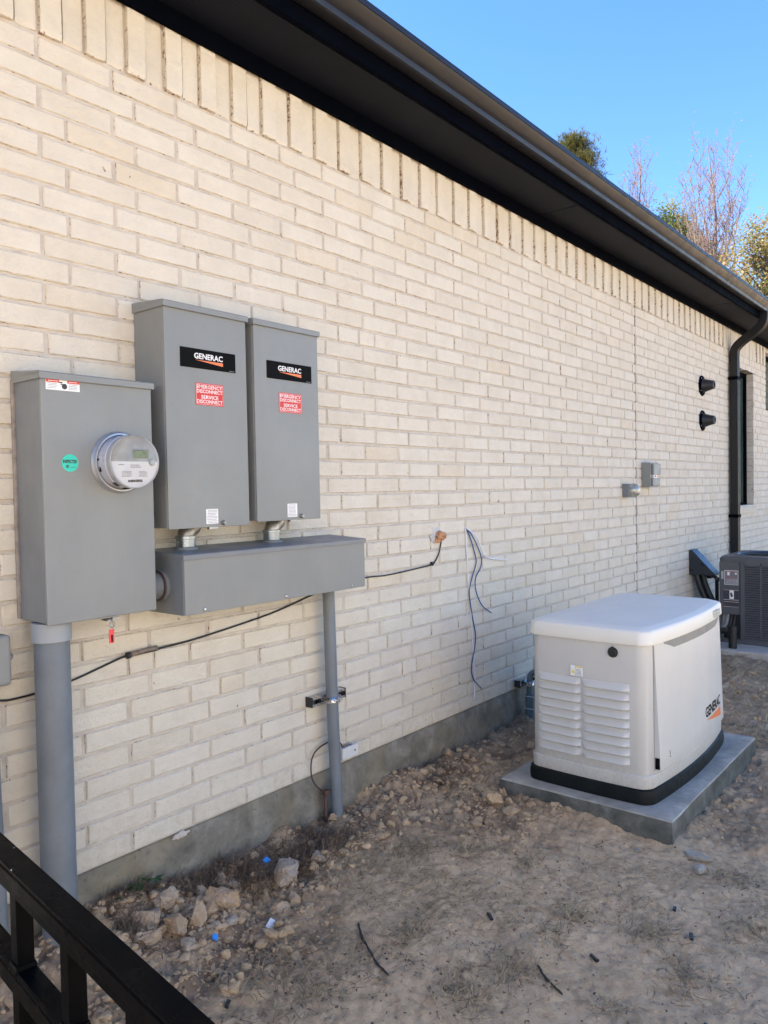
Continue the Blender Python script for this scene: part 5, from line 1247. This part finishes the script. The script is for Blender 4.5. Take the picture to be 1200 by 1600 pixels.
# ================================================================= TREES beyond the roof
def tree_base(az_deg, dist):
    a = R(az_deg); return Vector((CAM.x+dist*math.cos(a), CAM.y+dist*math.sin(a), -.05))
def build_tree(name, lab, az_deg, dist, top_el, seed, rw, style, leafmat, bark, crown_h, ncl=60, per=90, leaf=.1, sig=.28, group='trees beyond the roof', flat=.5):
    """trunk, limbs reaching to clump centres spread through the crown, leaves gathered round the clumps"""
    r_ = random.Random(seed); b = tree_base(az_deg, dist); H = CAM.z+dist*math.tan(R(top_el))
    t = thing(name, lab, 'tree', tuple(b), group)
    bm = bmesh.new(); R0 = H*.012; fork = H-crown_h
    def trunk_at(z): return b+Vector((.12*math.sin(z*.7+seed), .12*math.cos(z*.9+seed), z))
    lead = H*.985 if style != 'oak' else H-crown_h*.35
    tube(bm, [trunk_at(lead*i/16) for i in range(17)], [max(.012, R0*(1-.93*i/16)) for i in range(17)], 8, cap=False)
    cl = []
    def limb(p0, p1, r0, r1, sag=.12, n=6, sides=5):
        d = p1-p0; pts = []
        for i in range(n+1):
            f = i/n; q = p0+d*f+Vector((0, 0, sag*d.length*math.sin(math.pi*f)*(-1 if style == 'vase' else .6)))
            if 0 < i < n: q += Vector((r_.gauss(0, .03), r_.gauss(0, .03), r_.gauss(0, .03)))*d.length*.8
            pts.append(q)
        tube(bm, pts, [r0+(r1-r0)*i/n for i in range(n+1)], sides, cap=False); return pts
    vs, fs, rn = [], [], []
    def leafq(c, ln, g_, up=0):
        dd = Vector((r_.gauss(0, 1), r_.gauss(0, 1), r_.gauss(up, .8))).normalized(); s_, _u = frame_for(dd); b0 = len(vs)
        vs.extend([c, c+dd*ln*.5+s_*ln*.34, c+dd*ln, c+dd*ln*.5-s_*ln*.34]); rn.extend([g_]*4); fs.append((b0, b0+1, b0+2, b0+3))
    if style == 'vase':
        for k_ in range(ncl):                      # ascending leaders
            a = k_*2.4+r_.uniform(-.3, .3); f = math.sqrt((k_+.5)/ncl); rr_ = rw*f*r_.uniform(.85, 1.1)
            zt = H-crown_h*(.06+.42*f*f)*r_.uniform(.8, 1.2); z0_ = fork+crown_h*.45*(1-f)*r_.random()
            tip = b+Vector((rr_*math.cos(a), rr_*math.sin(a), zt)); pts = limb(trunk_at(z0_), tip, .030, .009, .16, 8)
            for q in range(2, 9):
                for _ in range(3):
                    a2 = r_.uniform(0, 6.28); L_ = r_.uniform(.35, .95)*crown_h*.17; o_ = Vector((math.cos(a2)*.55, math.sin(a2)*.55, 1)).normalized()
                    tw = limb(pts[q], pts[q]+o_*L_, .009, .005, .08, 4, 3)
                    for _2 in range(2):
                        a3 = r_.uniform(0, 6.28); m_ = tw[r_.randint(1, 3)]; t2 = limb(m_, m_+Vector((math.cos(a3)*.6, math.sin(a3)*.6, 1)).normalized()*L_*.55, .006, .004, .05, 3, 3)
                        cl.append(t2[-1])
                    cl.append(tw[-1])
        for c in cl:
            for _ in range(per):
                if r_.random() < .75: leafq(c+Vector((r_.gauss(0, sig), r_.gauss(0, sig), r_.gauss(0, sig))), leaf*r_.uniform(.5, 1.2), min(1, max(0, r_.random())))
    else:
        cz = H-crown_h/2
        while len(cl) < ncl:
            u = Vector((r_.uniform(-1, 1), r_.uniform(-1, 1), r_.uniform(-1, 1)))
            if u.length > 1 or u.length < .25: continue
            if mn.noise(u*1.9+Vector((seed, 0, 0))) < -.22: continue
            wz = 1-.35*max(0, u.z) if style == 'oak' else 1-.55*max(0, u.z)
            c = b+Vector((u.x*rw*wz, u.y*rw*wz, cz+u.z*crown_h/2)); cl.append(c)
            z0_ = max(fork*.97, c.z-r_.uniform(.25, .6)*crown_h*.5); z0_ = min(z0_, lead*.97)
            limb(trunk_at(z0_), c, .030, .010, .10, 6, 4)
        for c in cl:
            tone = .5+.75*mn.noise(c*.8+Vector((seed, 3, 0))); s0 = sig*r_.uniform(.65, 1.3)
            for _ in range(int(per*r_.uniform(.5, 1.4))):
                p = c+Vector((r_.gauss(0, s0), r_.gauss(0, s0), r_.gauss(0, s0*flat))); g_ = min(1, max(0, tone+r_.gauss(0, .16)))
                if style == 'pine':
                    for q in range(5):
                        dd = Vector((r_.gauss(0, 1), r_.gauss(0, 1), r_.gauss(.6, .7))).normalized(); s_, _u = frame_for(dd); ln = leaf*r_.uniform(1, 1.8); b0 = len(vs)
                        vs.extend([p-s_*leaf*.085, p+s_*leaf*.085, p+dd*ln]); rn.extend([g_]*3); fs.append((b0, b0+1, b0+2))
                else: leafq(p, leaf*r_.uniform(.6, 1.35), g_)
    obj('trunk', bm, bark, t)
    if fs:
        o = pydata('crown', vs, fs, leafmat, t); o.data.attributes.new('rnd', 'FLOAT', 'POINT').data.foreach_set('value', np.array(rn, np.float32))
    return t
L_pine = leaf_mat('pine_needles', [(.03, .05, .02), (.07, .10, .035), (.13, .14, .05), (.19, .17, .06)], .15)
L_red = leaf_mat('red_leaves', [(.34, .12, .09), (.40, .19, .14), (.33, .24, .20), (.44, .22, .12)], .3)
L_mix = leaf_mat('autumn_leaves', [(.06, .085, .03), (.13, .165, .055), (.22, .23, .08), (.32, .27, .11), (.38, .23, .11), (.33, .15, .09)], .35)
L_grn = leaf_mat('green_gold_leaves', [(.08, .13, .04), (.18, .23, .06), (.34, .34, .10), (.42, .30, .12)], .4)
bk1 = bark_mat('pale_bark', (.23, .17, .15)); bk2 = bark_mat('brown_bark', (.14, .10, .08))
build_tree('pine_tree', 'dark green pine crown showing over the gutter, leftmost tree', 25.0, 34, 23.6, 21, 1.35, 'pine', L_pine, bk2, 4.6, 150, 75, .17, .24, flat=.45)
build_tree('bare_tree', 'slender nearly bare reddish tree with thin tops, left of the larger bare tree', 20.75, 33, 22.6, 22, .62, 'vase', L_red, bk1, 5.2, 8, 2, .08, .10)
build_tree('pine_tree', 'small pine tip just left of the slender reddish tree', 22.0, 36, 19.6, 23, .85, 'pine', L_pine, bk2, 3.5, 60, 60, .16, .22, flat=.45)
build_tree('leafy_tree', 'yellow green leafy treetop between the two bare trees', 18.7, 34, 18.9, 24, 1.35, 'oak', L_grn, bk2, 4.4, 150, 110, .11, .27, flat=.7)
build_tree('bare_tree', 'larger bare pinkish vase-shaped tree right of the leafy top', 16.0, 30, 22.3, 25, 1.55, 'vase', L_red, bk1, 5.8, 22, 1, .085, .12)
build_tree('leafy_tree', 'autumn tree with yellow and orange leaves at the right edge', 12.4, 27, 17.4, 26, 2.1, 'oak', L_mix, bk2, 5.8, 200, 120, .10, .26, flat=.7)
build_tree('pine_tree', 'dull green pine partly hidden behind the larger bare tree', 17.4, 40, 16.8, 29, 1.8, 'pine', L_pine, bk2, 4.5, 110, 60, .18, .3, flat=.5)
build_tree('leafy_tree', 'green gold tree low behind the gutter beside the autumn tree', 14.6, 33, 13.9, 27, 1.9, 'oak', L_grn, bk2, 4.2, 130, 100, .11, .27, flat=.7)
